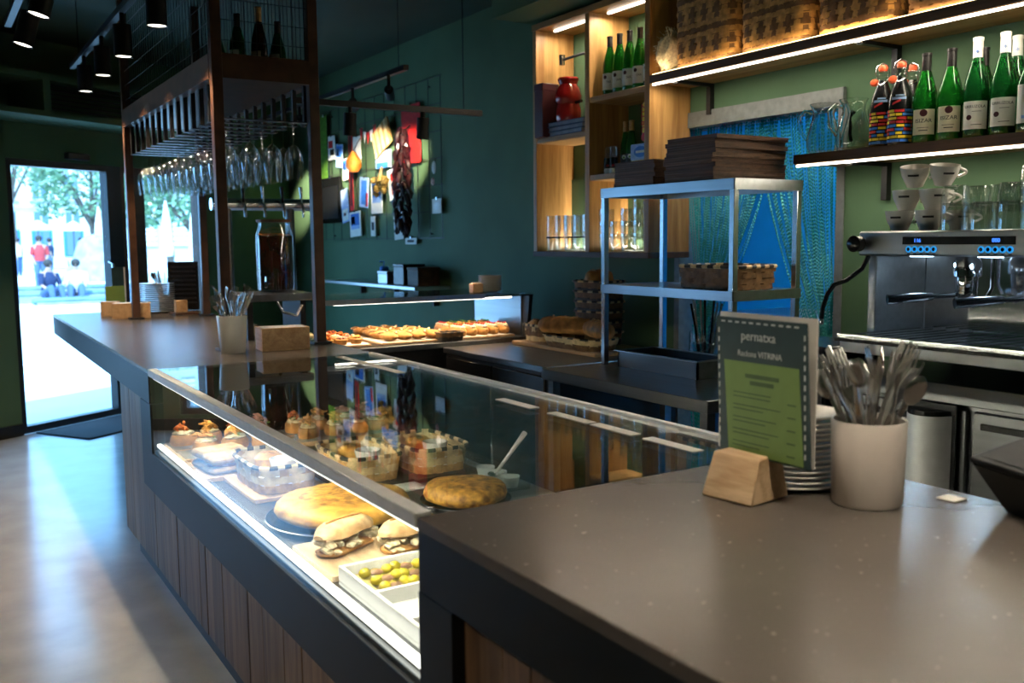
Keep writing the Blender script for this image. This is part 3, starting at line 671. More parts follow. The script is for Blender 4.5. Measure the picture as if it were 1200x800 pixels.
# dark wooden trays
def tray(loc, rz, wx, wy, label, group):
    t = T('wooden_tray', label, 'tray', loc, rz, group)
    MB().box(-wx/2, -wy/2, 0, wx/2, wy/2, .010, .001).build('tray_floor', 'dkwood', t)
    b = MB()
    for s in (-1, 1):
        b.box(-wx/2, s*wy/2-(.008 if s > 0 else 0), .010, wx/2, s*wy/2+(.008 if s < 0 else 0), .0185); b.box(s*wx/2-(.008 if s > 0 else 0), -wy/2+.008, .010, s*wx/2+(.008 if s < 0 else 0), wy/2-.008, .0185)
    b.build('tray_edge', 'dkwood', t, smooth=False); return t
rd = random.Random(4)
p = tray((2.25, 1.53, 1.685), 0, .42, .30, 'dark stained wooden tray in the tall stack on the steel rack', 'tall stack of dark wooden trays')
for i in range(1, 10): copy_tree(p, (2.25+rd.uniform(-.012, .012), 1.53+rd.uniform(-.008, .008), 1.685+i*.0188), R(rd.uniform(-1.5, 1.5)))
p = tray((2.14, 1.885, 1.685), 0, .22, .28, 'dark stained wooden tray in the low stack on the steel rack', 'low stack of dark wooden trays')
for i in range(1, 6): copy_tree(p, (2.14+rd.uniform(-.008, .008), 1.885+rd.uniform(-.008, .008), 1.685+i*.0188), R(rd.uniform(-1.5, 1.5)))
basket('rectangular brown woven basket on the middle tier of the steel rack', (2.20, 1.46, 1.234), 0, .26, .36, .095, 4, 18, 'wickerdk', 'wickerdk', ('wickerlt', 'wickerblk'), 1.05)
# bread on the dark counter
def loaf(name, label, loc, rz, l, r, m='bread', group=None, cat='bread'):
    t = T(name, label, cat, loc, rz, group); b = MB()
    n = 12; b.tube([(0, -l/2+l*i/n, r*.82) for i in range(n+1)], [r*(.25 if i in (0, n) else min(1, .72+.28*math.sin(math.pi*i/n)))*(1+.04*math.sin(i*2.1)) for i in range(n+1)], 12)
    for v in b.bm.verts: v.co.z = max(.001, v.co.z)
    b.build('crust', m, t)
    s_ = MB()
    for k in (-.22, 0, .22): s_.tube([(-r*.45, l*k-r*.3, r*1.66), (0, l*k, r*1.80), (r*.45, l*k+r*.3, r*1.66)], [.002, .006, .002], 6)
    s_.build('score_mark', 'breadlt', t); return t
tag(MB().box(2.14, 2.32, .851, 2.52, 3.12, .872, .004).build('bread_board', 'beech'), 'pale wooden bread board on the dark fridge counter', 'board')
ZB = .873
basket('low woven basket of rolls at the end of the bread board', (2.28, 3.0, ZB), 0, .15, .18, .09, 3, 14, 'wickerdk', 'wickerlt', group='bread baskets')
for i, (x, y) in enumerate(((2.25, 3.03), (2.31, 2.97), (2.27, 2.96))): loaf('bread_roll', 'round brown roll in the low woven basket on the bread board', (x, y, ZB+.055), R(30*i), .09, .036, group='rolls in the basket')
loaf('bread_loaf', 'long crusty loaf lying on the bread board beside the basket pile', (2.24, 2.72, ZB+.06), R(25), .34, .055, group='loaves')
loaf('bread_loaf', 'long crusty loaf lying on the bread board behind the steel rack post', (2.26, 2.45, ZB+.06), R(-15), .30, .052, group='loaves')
basket('shallow pale woven basket under the two loaves', (2.23, 2.57, ZB), 0, .2, .42, .06, 2, 16, 'wickerlt', 'wickerdk')
for i in range(6):
    basket(('woven bread basket at the bottom of the tall nested pile', 'woven bread basket second from the bottom of the nested pile', 'woven bread basket third from the bottom of the nested pile', 'woven bread basket third from the top of the nested pile', 'woven bread basket second from the top of the nested pile', 'woven bread basket on top of the tall nested pile')[i], (2.43, 2.67, ZB+i*.055), R(3*i), .16, .24, .07, 2, 12, 'wickerdk', 'wickerblk', ('wickerlt', 'wickerblk'), 1.1, 'nested bread baskets')
loaf('bread_chunk', 'rough bread end on top of the nested basket pile', (2.43, 2.67, ZB+.30), R(70), .16, .06)
# utensil crock and a steel bain-marie box
t = T('utensil_crock', 'glass crock of dark serving tongs and ladles behind the steel rack', 'crock', (2.33, 1.72, .85))
MB().lathe(dbl([(0, .003), (.07, 0), (.075, .02), (.075, .17)], .003), 18).build('glass_jar', 'tumbler', t)
for i in range(7):
    a = i*.9; x, y = .04*math.cos(a), .04*math.sin(a)
    MB().tube([(x*.6, y*.6, .01), (x*1.3, y*1.3, .2), (x*1.8, y*1.8, .30+.02*(i % 3))], .006, 6).build('utensil_handle', 'blackplastic' if i % 2 else 'steelv', t)
t = T('steel_pan', 'shallow dark steel gastronorm pan on the prep table', 'pan', (2.14, 1.72, .851))
b = MB(); b.box(-.10, -.26, 0, .10, .26, .006); b.box(-.11, -.27, .0, -.10, .27, .075); b.box(.10, -.27, 0, .11, .27, .075); b.box(-.11, -.27, 0, .11, -.26, .075); b.box(-.11, .26, 0, .11, .27, .075); b.build('pan_body', 'dksteel', t, smooth=False)
b = MB(); b.box(-.125, -.285, .075, -.10, .285, .079); b.box(.10, -.285, .075, .125, .285, .079); b.box(-.10, -.285, .075, .10, -.26, .079); b.box(-.10, .26, .075, .10, .285, .079); b.build('pan_rim', 'steel', t, smooth=False)
# ------------------------------------------------------------------ back counter and espresso machine
bc = T('back_counter', 'dark steel refrigerated back counter with doors under the espresso machine', 'counter', (0, 0, 0))
MB().box(1.93, -2.2, .08, 2.60, .66, .94).build('body', 'dksteel', bc, smooth=False)
MB().box(1.90, -2.2, .94, 2.61, .68, 1.0, .003).build('worktop', 'dksteel', bc, smooth=False)
MB().box(1.96, -2.2, 0, 2.58, .64, .08).build('plinth', 'blackmetal', bc, smooth=False)
for y0, y1, z0, z1 in ((-.55, .13, .52, .925), (-.55, .13, .12, .505), (.15, .64, .12, .925)):
    d_ = MB().box(1.912, y0, z0, 1.93, y1, z1, .004).build('door', 'dksteel', bc)
    MB().box(1.900, y0+.03, z1-.05, 1.912, y1-.03, z1-.03, .002).build('handle', 'blackplastic', d_)
t = T('towel_dispenser', 'polished steel paper dispenser with curved cover on the back counter front', 'dispenser', (1.898, .255, .64))
MB().box(-.006, -.085, 0, .0, .085, .30, .002).build('back_plate', 'blackplastic', t)
b = MB(); n = 10; pf = [(-.006-.075*math.sin(math.pi*i/n)**.5, -.07+.14*i/n) for i in range(n+1)]
b.prism(pf, .015, .265); b.build('cover', 'satin', t); b = MB(); b.prism([(x*.98, y*.98) for x, y in pf], .265, .28); b.build('top_cap', 'blackplastic', t)
em = T('espresso_machine', 'two-group steel espresso machine with blue digital display on the back counter', 'espresso machine', (0, 0, 1.0))
YA, YB = -.42, .63
b = MB(); b.box(2.0, YA, .385, 2.52, YB, .467, .006); b.build('upper_panel', 'steel', em)
b = MB(); b.box(2.30, YA, .12, 2.52, YB, .385); b.build('splash_back', 'chrome', em, smooth=False)
b = MB(); b.box(2.03, YB-.055, .12, 2.30, YB-.02, .385, .004); b.box(2.10, YB-.02, .15, 2.45, YB-.005, .385, .004); b.build('side_panel', 'steel', em)
MB().box(1.90, YA, .105, 2.30, YB, .125, .003).build('drip_tray', 'chrome', em)
b = MB()
for i in range(20): b.box(1.92, YA+.03+i*.05, .1255, 2.26, YA+.036+i*.05, .1275)
b.build('tray_grid', 'steelv', em, smooth=False)
MB().box(1.892, YA, .098, 1.90, YB, .108).build('tray_lip', 'blackplastic', em)
MB().box(1.905, YA, .062, 2.50, YB-.01, .098, .003).build('base_panel', 'steel', em)
for x in (1.97, 2.45):
    for y in (YA+.06, YB-.09): MB().lathe([(.022, 0), (.026, .01), (.018, .062)], 12, (x, y, 0), True, True).build('foot', 'blackplastic', em)
dp = MB().box(1.9975, .075, .422, 2.0, .455, .447).build('display', 'blackplastic', em, smooth=False)
text('digits', '116', .017, 'bluesign', dp, at(1.997, .40, .4345) @ FACE_NX, .0005)
text('digits', '000', .017, 'bluesign', dp, at(1.997, .135, .4345) @ FACE_NX, .0005)
for y0 in (.44, .19):
    for i in range(5):
        y = y0-.008-i*.0228
        b = MB(); b.lathe([(.0095, 0), (.0105, .002), (.0095, .004), (.0065, .004), (.0065, .002)], 14).xf(at(2.0, y, .407) @ Matrix.Rotation(R(-90), 4, 'Y')); r_ = b.build('button_ring', 'btn', em)
        b = MB(); b.lathe([(.0065, 0), (.0065, .003), (0, .0035)], 12).xf(at(2.0, y, .407) @ Matrix.Rotation(R(-90), 4, 'Y')); b.build('button_cap', 'blackplastic', r_)
        MB().box(1.9992, y-.005, .391, 2.0, y+.005, .394).build('button_icon', 'inkdk', em)
b = MB(); b.lathe([(.012, 0), (.012, .015), (.026, .018), (.028, .05), (.02, .058), (0, .06)], 18).xf(at(2.0, YB-.02, .425) @ Matrix.Rotation(R(-90), 4, 'Y')); b.build('steam_knob', 'blackplastic', em)
b = MB(); b.tube([(2.02, YB-.03, .385), (2.0, YB-.02, .34), (1.97, YB+.02, .30), (1.95, YB+.055, .285), (1.94, YB+.075, .25), (1.93, YB+.085, .20), (1.928, YB+.088, .16)], .008, 8); b.build('steam_wand', 'blackplastic', em)
MB().lathe([(.007, 0), (.010, .012), (.008, .02)], 10, (1.928, YB+.088, .145), True, True).build('wand_tip', 'chrome', em)
for y in (.315, .075, -.2):
    gp = MB().lathe([(0, .27), (.032, .27), (.036, .29), (.036, .315), (.045, .318), (.045, .36), (.03, .385)], 20, (2.14, y, 0)).build('group_head', 'chrome', em)
    b = MB(); b.lathe([(.0, .238), (.02, .236), (.033, .25), (.035, .27)], 18, (2.14, y, 0)); b.tube([(2.14, y-.014, .24), (2.14, y-.022, .215)], .006); b.tube([(2.14, y+.014, .24), (2.14, y+.022, .215)], .006); b.build('portafilter', 'chrome', em)
    b = MB(); b.tube([(2.11, y+.02, .258), (2.06, y+.065, .254)], .008); b.tube([(2.06, y+.065, .254), (2.02, y+.10, .25), (1.95, y+.155, .243)], [.012, .016, .017], 12); b.build('filter_handle', 'blackplastic', em)
    for dy in (-.05, .05): MB().tube([(2.2, y+dy, .385), (2.2, y+dy, .28), (2.19, y+dy*.8, .25)], .006).build('water_pipe', 'chrome', em)
for y in (.44, .20, -.05):
    MB().box(2.06, y-.03, .381, 2.10, y+.03, .385).build('work_lamp', emis('machine_lamp_lens', (.6, .82, 1), 8), em)
    l = light('machine_lamp', 'AREA', (2.08, y, 1.378), 1.0, (.55, .8, 1), shape='RECTANGLE', size=.03, size_y=.05)
t = T('waste_bin', 'tall black bin between the espresso counter and the kitchen doorway', 'bin', (2.12, .86, 0))
MB().box(-.15, -.13, .001, .15, .13, 1.02, .012).build('bin_body', 'blackplastic', t); MB().box(-.155, -.135, 1.02, .155, .135, 1.06, .008).build('bin_lid', 'blackplastic', t)
# cups and glasses warming on top
def cup(loc, rz, label):
    t = T('coffee_cup', label, 'cup', loc, rz, 'white coffee cups on the espresso machine')
    MB().lathe([(.0, .002), (.026, 0), (.028, .006), (.043, .04), (.048, .068), (.046, .068), (.040, .04), (.024, .010), (0, .009)], 22).build('cup_body', 'ceramic', t)
    MB().tube([(.044+.026*math.sin(math.pi*k/10), 0, .058-.030*k/10) for k in range(11)], .0048, 8).build('handle', 'ceramic', t)
    b_ = MB()
    for i in range(6):
        a, a2 = -.42+i*.13, -.42+(i+1)*.13; q = lambda a, z, r: (r*math.sin(a), -r*math.cos(a), z)
        b_.quad(q(a, .042, .0448), q(a2, .042, .0448), q(a2, .049, .0461), q(a, .049, .0461))
    b_.build('logo_print', 'inkdk', t)
    return t
ZM = 1.467
p = cup((2.13, .565, ZM), R(-70), 'white coffee cup with dark logo in the bottom row on the espresso machine')
for x, y, z, rz, tl, lb in ((2.13, .45, 0, -60, 0, 1), (2.25, .54, 0, -80, 0, 1), (2.25, .42, 0, -40, 0, 1), (2.13, .54, .069, -65, 0, 2), (2.14, .445, .069, -30, 0, 2), (2.25, .50, .069, -50, 0, 2), (2.13, .51, .138, -60, 14, 3), (2.15, .42, .138, -35, 12, 3)):
    c = copy_tree(p, (2.0+(x-2.0), y, ZM+z), R(rz), {1: None, 2: 'white coffee cup in the middle row stacked on the espresso machine', 3: 'tilted white coffee cup on top of the cup pile on the espresso machine'}[lb])
    if tl: c.rotation_euler.x = R(tl); c.location.z += .010
g = 'tumblers on the espresso machine'
p = tumbler_proto('water_tumbler', .043, .088, 'clear tumbler upside down in the pile on the espresso machine', 'glass', (2.10, .355, ZM), g)
def flip(o, loc, z): o.location = (loc[0], loc[1], z); o.rotation_euler.x = math.pi
flip(p, (2.10, .34), ZM+.088)
for x, y, n in ((2.10, .34, 2), (2.10, .24, 1), (2.20, .33, 2), (2.20, .24, 2), (2.10, .15, 2), (2.20, .14, 3), (2.11, .055, 3), (2.21, .05, 2), (2.11, -.04, 2)):
    for i in range(n):
        if (x, y, i) == (2.10, .34, 0): continue
        flip(copy_tree(p), (x, y), ZM+.088+i*.055)
# ------------------------------------------------------------------ food in the display case
ZD = .641
def board(label, loc, rz, wx, wy, m='beech', th=.016, name='serving_board'):
    t = T(name, label, 'board', loc, rz); MB().box(-wx/2, -wy/2, 0, wx/2, wy/2, th, .002).build('slab', m, t)
    return t
M['slate'] = mat('grey_slate', (.22, .21, .20), .55, var=.12, scale=20)
def slate_board(label, x, y, wx, wy, group=None):
    t = T('serving_board', label, 'board', (x, y, ZD), 0, group)
    MB().box(-wx/2, -wy/2, 0, wx/2, wy/2, .018, .002).build('wood_slab', 'beech', t); MB().box(-wx/2+.004, -wy/2+.004, .018, wx/2-.004, wy/2-.004, .020).build('paper_liner', 'slate', t)
slate_board('wooden board with grey liner holding toasts at the far end of the case', .24, 2.27, .40, .16)
slate_board('wooden board with grey liner holding toasts beside the sandwich board', .24, 2.09, .40, .16)
slate_board('wooden board with grey liner holding toasts by the rear case door', .70, 2.20, .42, .30)
ZF = ZD+.0205
def toast(loc, rz, label, kind, s=1):
    t = T('topped_toast', label, 'toast', loc, rz, 'topped toasts on the case boards')
    MB().lathe([(0, 0), (.048*s, 0), (.052*s, .012), (.050*s, .032), (.044*s, .040), (0, .041)], 16, sx=1.1, sy=.85).build('bread_slice', 'bread', t)
    MB().blob((0, 0, .046), .042*s, .15, 2, int(loc[0]*100), (1.05, .8, .30)).build('cheese_layer', 'salad', t)
    b = MB(); rd = random.Random(int(loc[0]*999+loc[1]*77)); m = ('topping', 'topping2', 'ham')[kind]
    for i in range(16 if kind else 11):
        a = rd.uniform(0, 6.28); r0 = rd.uniform(0, .034)*s; z = .056+rd.uniform(0, .03)*(1-r0/.05)
        p = Vector((math.cos(a)*r0, math.sin(a)*r0*.8, z)); q = Vector((rd.uniform(-.024, .024), rd.uniform(-.02, .02), rd.uniform(-.01, .012)))
        b.tube([p-q, p+Vector((0, 0, .006)), p+q], [.004, .0065, .003], 6)
    b.build('topping', m, t)
    b = MB()
    for i in range(4): b.blob((rd.uniform(-.03, .03), rd.uniform(-.025, .025), .055), .009, .2, 1, i, (1.2, 1, .4))
    b.build('herb', 'green_leaf', t); return t
spots = [(.10, 2.28, 0), (.20, 2.27, 1), (.30, 2.28, 0), (.40, 2.28, 2), (.14, 2.09, 1), (.25, 2.10, 1), (.36, 2.10, 0), (.55, 2.28, 0), (.65, 2.29, 1), (.76, 2.28, 2), (.86, 2.28, 2), (.56, 2.14, 1), (.67, 2.14, 1), (.77, 2.14, 2), (.86, 2.14, 1)]
knd = ('red pepper strips', 'crisp fried onion', 'cured ham shreds')
wh_ = {(.24, 2.27): 0}
for i, (x, y, k) in enumerate(spots):
    where = 'on the far-end case board' if (y > 2.2 and x < .5) else ('on the board beside the sandwiches' if x < .5 else 'on the board by the rear case door')
    toast((x, y, ZF), R(37*i % 360), 'thick toast topped with %s %s' % (knd[k], where), k, .94)
# sandwiches
board('small wooden board under the pale sandwiches', (.17, 1.83, ZD), 0, .28, .28)
def sandwich(loc, rz, label, group):
    t = T('sandwich', label, 'sandwich', loc, rz, group)
    MB().box(-.085, -.05, 0, .085, .05, .022, .009).build('bread_bottom', 'breadlt', t); MB().blob((0, 0, .028), .08, .12, 2, 5, (1.0, .58, .12)).build('filling', 'ham', t); MB().box(-.085, -.05, .034, .085, .05, .062, .010).build('bread_top', 'breadlt', t)
sandwich((.13, 1.88, ZD+.017), R(12), 'pale pressed sandwich on the small board, nearer the toasts', 'sandwiches')
sandwich((.14, 1.765, ZD+.017), R(8), 'pale pressed sandwich on the small board, nearer the bread basket', 'sandwiches')
t = T('cabbage_garnish', 'mound of shredded purple cabbage salad behind the sandwiches', 'salad', (.33, 1.88, ZD)); b = MB(); rd = random.Random(8)
MB().blob((0, 0, .03), .05, .15, 2, 3, (1, 1, .6)).build('base', 'salad', t)
for i in range(50):
    a = rd.uniform(0, 6.28); r0 = rd.uniform(0, .05); p = Vector((r0*math.cos(a), r0*math.sin(a), .06-r0*.5)); q = Vector((rd.uniform(-.02, .02), rd.uniform(-.02, .02), rd.uniform(-.01, .01))); b.tube([p-q, p+q], .0025, 4)
b.build('shreds', 'purple', t)
# bread baskets with ramekin
def ramekin(loc, label):
    t = T('ramekin', label, 'ramekin', loc, 0, 'white ramekins in the case baskets')
    MB().lathe([(0, .002), (.034, 0), (.036, .004), (.045, .045), (.042, .046), (.034, .012), (0, .010)], 24).build('bowl', 'ceramic', t)
    MB().lathe([(0, .030), (.037, .029)], 20).build('sauce', 'salad', t)
def muffin(loc, label, s=1): 
    t = T('corn_roll', label, 'bread', loc, 0, 'golden rolls in the case baskets')
    MB().lathe([(0, 0), (.038*s, 0), (.048*s, .02), (.048*s, .045), (.035*s, .058), (0, .062)], 18).build('crust', 'tortilla', t)
    MB().lathe([(.030*s, .0605), (0, .066)], 16).build('browned_top', 'tortdk', t)
for i, (x, y, nm) in enumerate(((.22, 1.52, 'front pane'), (.50, 1.48, 'middle of the case'), (.75, 1.47, 'rear case door'))):
    board('wooden board under the bread basket nearest the %s' % nm, (x, y, ZD), 0, .25, .36, 'dkwood' if i else 'beech', .014)
    basket('pale woven basket with a ramekin, nearest the %s' % nm, (x, y, ZD+.015), 0, .19, .30, .085, 3, 16, 'wickerlt', 'wicker', ('wickerlt', 'wickerblk'), 1.1, 'bread baskets in the case')
    ramekin((x+.01, y-.06, ZD+.062), 'white ramekin in the woven basket nearest the %s' % nm)
    muffin((x, y+.055, ZD+.045), 'golden round roll in the basket nearest the %s' % nm)
    b = MB(); b.box(-.075, -.12, 0, .075, .12, .028, .01); o_ = b.build('basket_liner', 'paper', None, (x, y, ZD+.02)); tag(o_, 'pale paper napkin lining the basket nearest the %s' % nm, 'napkin', 'basket liners')
# potato omelettes
def omelette(loc, label, r, m):
    t = T('potato_omelette', label, 'omelette', loc, 0, 'potato omelettes')
    b = MB(); n = 48; prof = [(0, 0), (.80, 0), (.96, .010), (1.0, .024), (.97, .040), (.90, .050), (.7, .055), (.45, .057), (.2, .058), (0, .058)]
    b.lathe([(q*r, z) for q, z in prof], n)
    for v in b.bm.verts:
        a = math.atan2(v.co.y, v.co.x); k = 1+.02*math.sin(3*a+1)+.012*math.sin(7*a); v.co.x *= k; v.co.y *= k
        if v.co.z > .03: v.co.z += .002*math.sin(40*v.co.x)*math.sin(37*v.co.y+1)
    b.build('egg_cake', m, t, ang=80)
    b = MB(); b.lathe([(r*.62, .0585), (r*.45, .0605), (r*.2, .0615), (0, .0615)], 32)
    for v in b.bm.verts: v.co.x *= 1+.08*math.sin(5*math.atan2(v.co.y, v.co.x)); v.co.z += .0012*math.sin(60*v.co.x)*math.sin(55*v.co.y)
    b.build('browned_crust', 'tortdk', t, ang=80)
    return t
def blackplate(loc, r, label):
    t = T('round_plate', label, 'plate', loc, 0, 'black plates under the omelettes')
    MB().lathe([(0, .004), (r*.8, .002), (r*.86, .004), (r, .012), (r*1.0, .015), (r*.85, .008), (0, .007)], 40).build('plate_body', 'blackplastic', t)
    MB().lathe([(r*.995, .0145), (r*1.008, .0135), (r*1.008, .0115)], 40).build('rim', 'steel', t)
blackplate((.275, 1.06, ZD), .222, 'round black steel-rimmed plate under the omelette by the front pane')
omelette((.28, 1.065, ZD+.009), 'golden round potato omelette on a black plate by the front pane', .200, 'tortilla')
blackplate((.655, 1.0, ZD), .142, 'round black plate under the browner omelette beside the plastic tub')
omelette((.655, 1.0, ZD+.009), 'browned potato omelette on a black plate beside the plastic tub', .130, 'tortdk')
# rolls on a board
board('pale wooden board under the filled rolls near the olive tray', (.21, .70, ZD), R(0), .33, .28, 'rawwood')
def filled_roll(loc, rz, label):
    t = T('filled_roll', label, 'sandwich', loc, rz, 'filled rolls by the olive tray')
    b = MB(); b.tube([(0, -.10+.02*i, .0) for i in range(11)], [.050*max(.30, (1-abs((i-5)/5.3)**3.5))*(1+.02*math.sin(i*1.7)) for i in range(11)], 16)
    for v in b.bm.verts: v.co.z = .052+v.co.z*(.62 if v.co.z > 0 else .15)+.003*math.sin(50*v.co.y+1)*math.sin(40*v.co.x)
    b.build('top_bun', 'breadlt', t)
    b = MB(); b.tube([(-.01, -.06, .0825), (0, 0, .0835), (.008, .06, .0825)], [.002, .006, .002], 6); b.build('crust_score', 'bread', t)
    b = MB(); rd = random.Random(3)
    for i in range(34): b.blob((rd.uniform(-.048, .048), rd.uniform(-.085, .085), rd.uniform(.012, .040)), rd.uniform(.009, .015), .25, 1, i, (1.3, 1.1, .7))
    b.build('filling', 'salad', t)
    b = MB(); b.tube([(0, -.088+.0176*i, .020) for i in range(11)], [.012]+[.030]*9+[.012], 12)
    for v in b.bm.verts: v.co.z = .001+v.co.z*.35; v.co.x *= 1.3
    b.build('bottom_bun', 'bread', t)
    b = MB()
    for i in range(8): b.blob((-.046, rd.uniform(-.08, .08), rd.uniform(.018, .034)), .009, .3, 1, i, (1, 1.5, .5))
    b.build('ham_slice', 'ham', t)
filled_roll((.15, .735, ZD+.017), R(-62), 'crusty roll spilling creamy filling beside the golden omelette')
filled_roll((.30, .66, ZD+.017), R(-70), 'crusty filled roll behind the first, towards the middle of the case')
# olive skewers in a white tray
t = T('white_tray', 'white melamine tray with compartments holding olive skewers', 'tray', (.205, .28, ZD))
b = MB(); b.box(-.15, -.26, 0, .15, .26, .012, .003); b.build('tray_floor', 'white', t)
b = MB()
for x0, y0, x1, y1 in ((-.15, -.26, -.14, .26), (.14, -.26, .15, .26), (-.14, -.26, .14, -.25), (-.14, .25, .14, .26), (-.14, .055, .14, .063), (-.14, -.12, .14, -.112)): b.box(x0, y0, .012, x1, y1, .048, .002)
b.build('tray_wall', 'white', t)
t2 = MB().box(.072, .350, ZD+.0125, .340, .525, ZD+.022); tag(t2.build('olive_brine', mat('olive_oil_brine', (.70, .62, .25), .1, var=.1)), 'shallow yellow brine in the white olive tray', 'brine')
rd = random.Random(12)
for i in range(9):
    x, y = .132+(i % 3)*.075+rd.uniform(-.004, .004), .385+(i//3)*.050+rd.uniform(-.003, .003)
    t = T('olive_skewer', 'skewer of green olives, pepper and anchovy in the white tray', 'skewer', (x, y, ZD+.023), R(rd.uniform(-15, 20)), 'olive skewers')
    b = MB(); b.blob((-.028, 0, .013), .0135, .03, 2, 1, (1.15, 1, .95)); b.blob((.028, .004, .013), .0125, .03, 2, 2, (1.15, 1, .95)); b.build('olive', 'olive', t)
    MB().blob((.0, 0, .010), .014, .2, 2, 3, (1.1, .7, .6)).build('anchovy', 'anchovy', t); MB().tube([(-.02, .014, .008), (.0, .017, .010), (.035, .012, .007)], [.003, .0055, .002], 6).build('pepper', 'olive', t); MB().tube([(-.05, 0, .013), (.05, .004, .013)], .0012, 4).build('stick', 'beech', t)
# plastic tub with spoon
t = T('plastic_tub', 'cloudy clear plastic tub of sauce cups by the rear case door', 'tub', (.858, 1.145, ZD))
b = MB(); rect = lambda s, z: [b.bm.verts.new((x*.065*s, y*.14*s, z)) for x, y in ((-1, -.9), (-.85, -1), (.85, -1), (1, -.9), (1, .9), (.85, 1), (-.85, 1), (-1, .9))]
b.skinrings([rect(.88, .001), rect(1, .10), rect(1.08, .102), rect(1.08, .108)], True, False); b.build('tub_wall', 'clearp', t)
for i, y in enumerate((-.08, .0, .08)): tag(MB().lathe([(0, .002), (.024, 0), (.032, .035), (.030, .035), (.0, .02)], 14).build('sauce_cup', 'white', None, (.858, 1.145+y, ZD+.006)), 'small white sauce cup inside the cloudy plastic tub', 'cup', 'sauce cups in the tub')
t = T('serving_spoon', 'steel spoon with long white handle leaning out of the plastic tub', 'spoon', (.848, 1.065, ZD+.05))
MB().tube([(-.01, .05, 0), (.0, 0, .055), (.02, -.075, .145)], [.006, .006, .009], 8).build('handle', 'ceramic', t); MB().blob((-.014, .07, -.014), .022, .02, 2, 1, (.8, 1.2, .35)).build('bowl', 'cutlery', t)
board('flat white tray lying between the baskets and the browned omelette', (.50, 1.26, ZD), 0, .26, .09, 'paper', .006, 'flat_tray')
# ------------------------------------------------------------------ cutlery
def fork_mesh():
    b = MB()
    # flat handle that narrows, swells into the head, four tines; stands upright, head at the top
    b.prism([(-.0065, 0), (.0065, 0), (.0078, .012), (.0035, .095), (.0028, .125), (-.0028, .125), (-.0035, .095), (-.0078, .012)], -.0012, .0012)
    b.prism([(-.0028, .124), (.0028, .124), (.0115, .148), (.0120, .156), (-.0120, .156), (-.0115, .148)], -.0011, .0011)
    for i in range(4):
        x = -.0102+i*.0068; b.prism([(x-.0019, .155), (x+.0019, .155), (x+.0014, .180), (x+.0009, .200), (x-.0009, .200), (x-.0014, .180)], -.0010, .0010)
    for v in b.bm.verts:
        x, y, z = v.co; v.co = Vector((x, z+.010*math.sin(max(0, y-.10)/.10*math.pi*.9), y))
    return b.mesh('fork', M['cutlery'])
def knife_mesh():
    b = MB(); b.prism([(-.008, 0), (.008, 0), (.006, .10), (.010, .11), (.0105, .17), (.004, .205), (-.006, .20), (-.006, .10)], -.0016, .0016)
    for v in b.bm.verts: v.co = Vector((v.co.x, v.co.z, v.co.y))
    return b.mesh('knife', M['cutlery'])
def spoon_mesh():
    b = MB(); b.prism([(-.0085, 0), (.0085, 0), (.0035, .10), (.003, .135), (-.003, .135), (-.0035, .10)], -.0012, .0012)
    for v in b.bm.verts: v.co = Vector((v.co.x, v.co.z, v.co.y))
    b.blob((0, .004, .160), .030, 0, 2, 0, (.60, .16, 1)); return b.mesh('spoon', M['cutlery'])
CUT = {'fork': fork_mesh(), 'knife': knife_mesh(), 'spoon': spoon_mesh()}
def crock(label, loc, r0, r1, h, items, m='greycer', where='crock', seed=1, scale=1.0, lean=1.0):
    t = T('cutlery_crock', label, 'crock', loc)
    MB().lathe([(0, .004), (r0*.96, 0), (r0, .004), (r1, h-.003), (r1*.98, h), (r1*.93, h-.002), (r0*.92, .010), (0, .010)], 36).build('crock_body', m, t)
    rd = random.Random(seed); n = sum(items.values()); i = 0
    for kind, cnt in items.items():
        for j in range(cnt):
            a = i*2.399+rd.uniform(-.2, .2); q = .30+.55*math.sqrt((i+.5)/n); i += 1
            base = Vector((-.35*r0*math.cos(a), -.35*r0*math.sin(a), .012)); top = Vector((r1*q*math.cos(a)*.92, r1*q*math.sin(a)*.92, h))
            dirv = (top-base).normalized(); dirv = Vector((dirv.x*lean, dirv.y*lean, dirv.z)).normalized()
            o = ob(kind, CUT[kind]); o.matrix_world = Matrix.Translation(Vector(loc)+base+dirv*rd.uniform(.06, .115)) @ dirv.to_track_quat('Z', 'Y').to_matrix().to_4x4() @ Matrix.Rotation(rd.uniform(0, 6.28), 4, 'Z') @ Matrix.Scale(scale, 4)
            tag(o, 'steel %s standing in the %s' % (kind, where), kind, '%ss in the %s' % (kind, where))
ZT = .95
crock('warm grey cutlery crock full of forks next to the menu block', (.753, -.390, ZT+.0005), .064, .068, .160, {'fork': 18, 'knife': 4, 'spoon': 4}, where='grey crock beside the menu block', seed=4, scale=1.02)
crock('tapered white cutlery crock with forks in front of the brown post', (.45, 2.80, ZT+.0005), .056, .068, .170, {'fork': 18, 'knife': 4}, 'ceramic', 'white crock in front of the brown post', 6, 1.02)
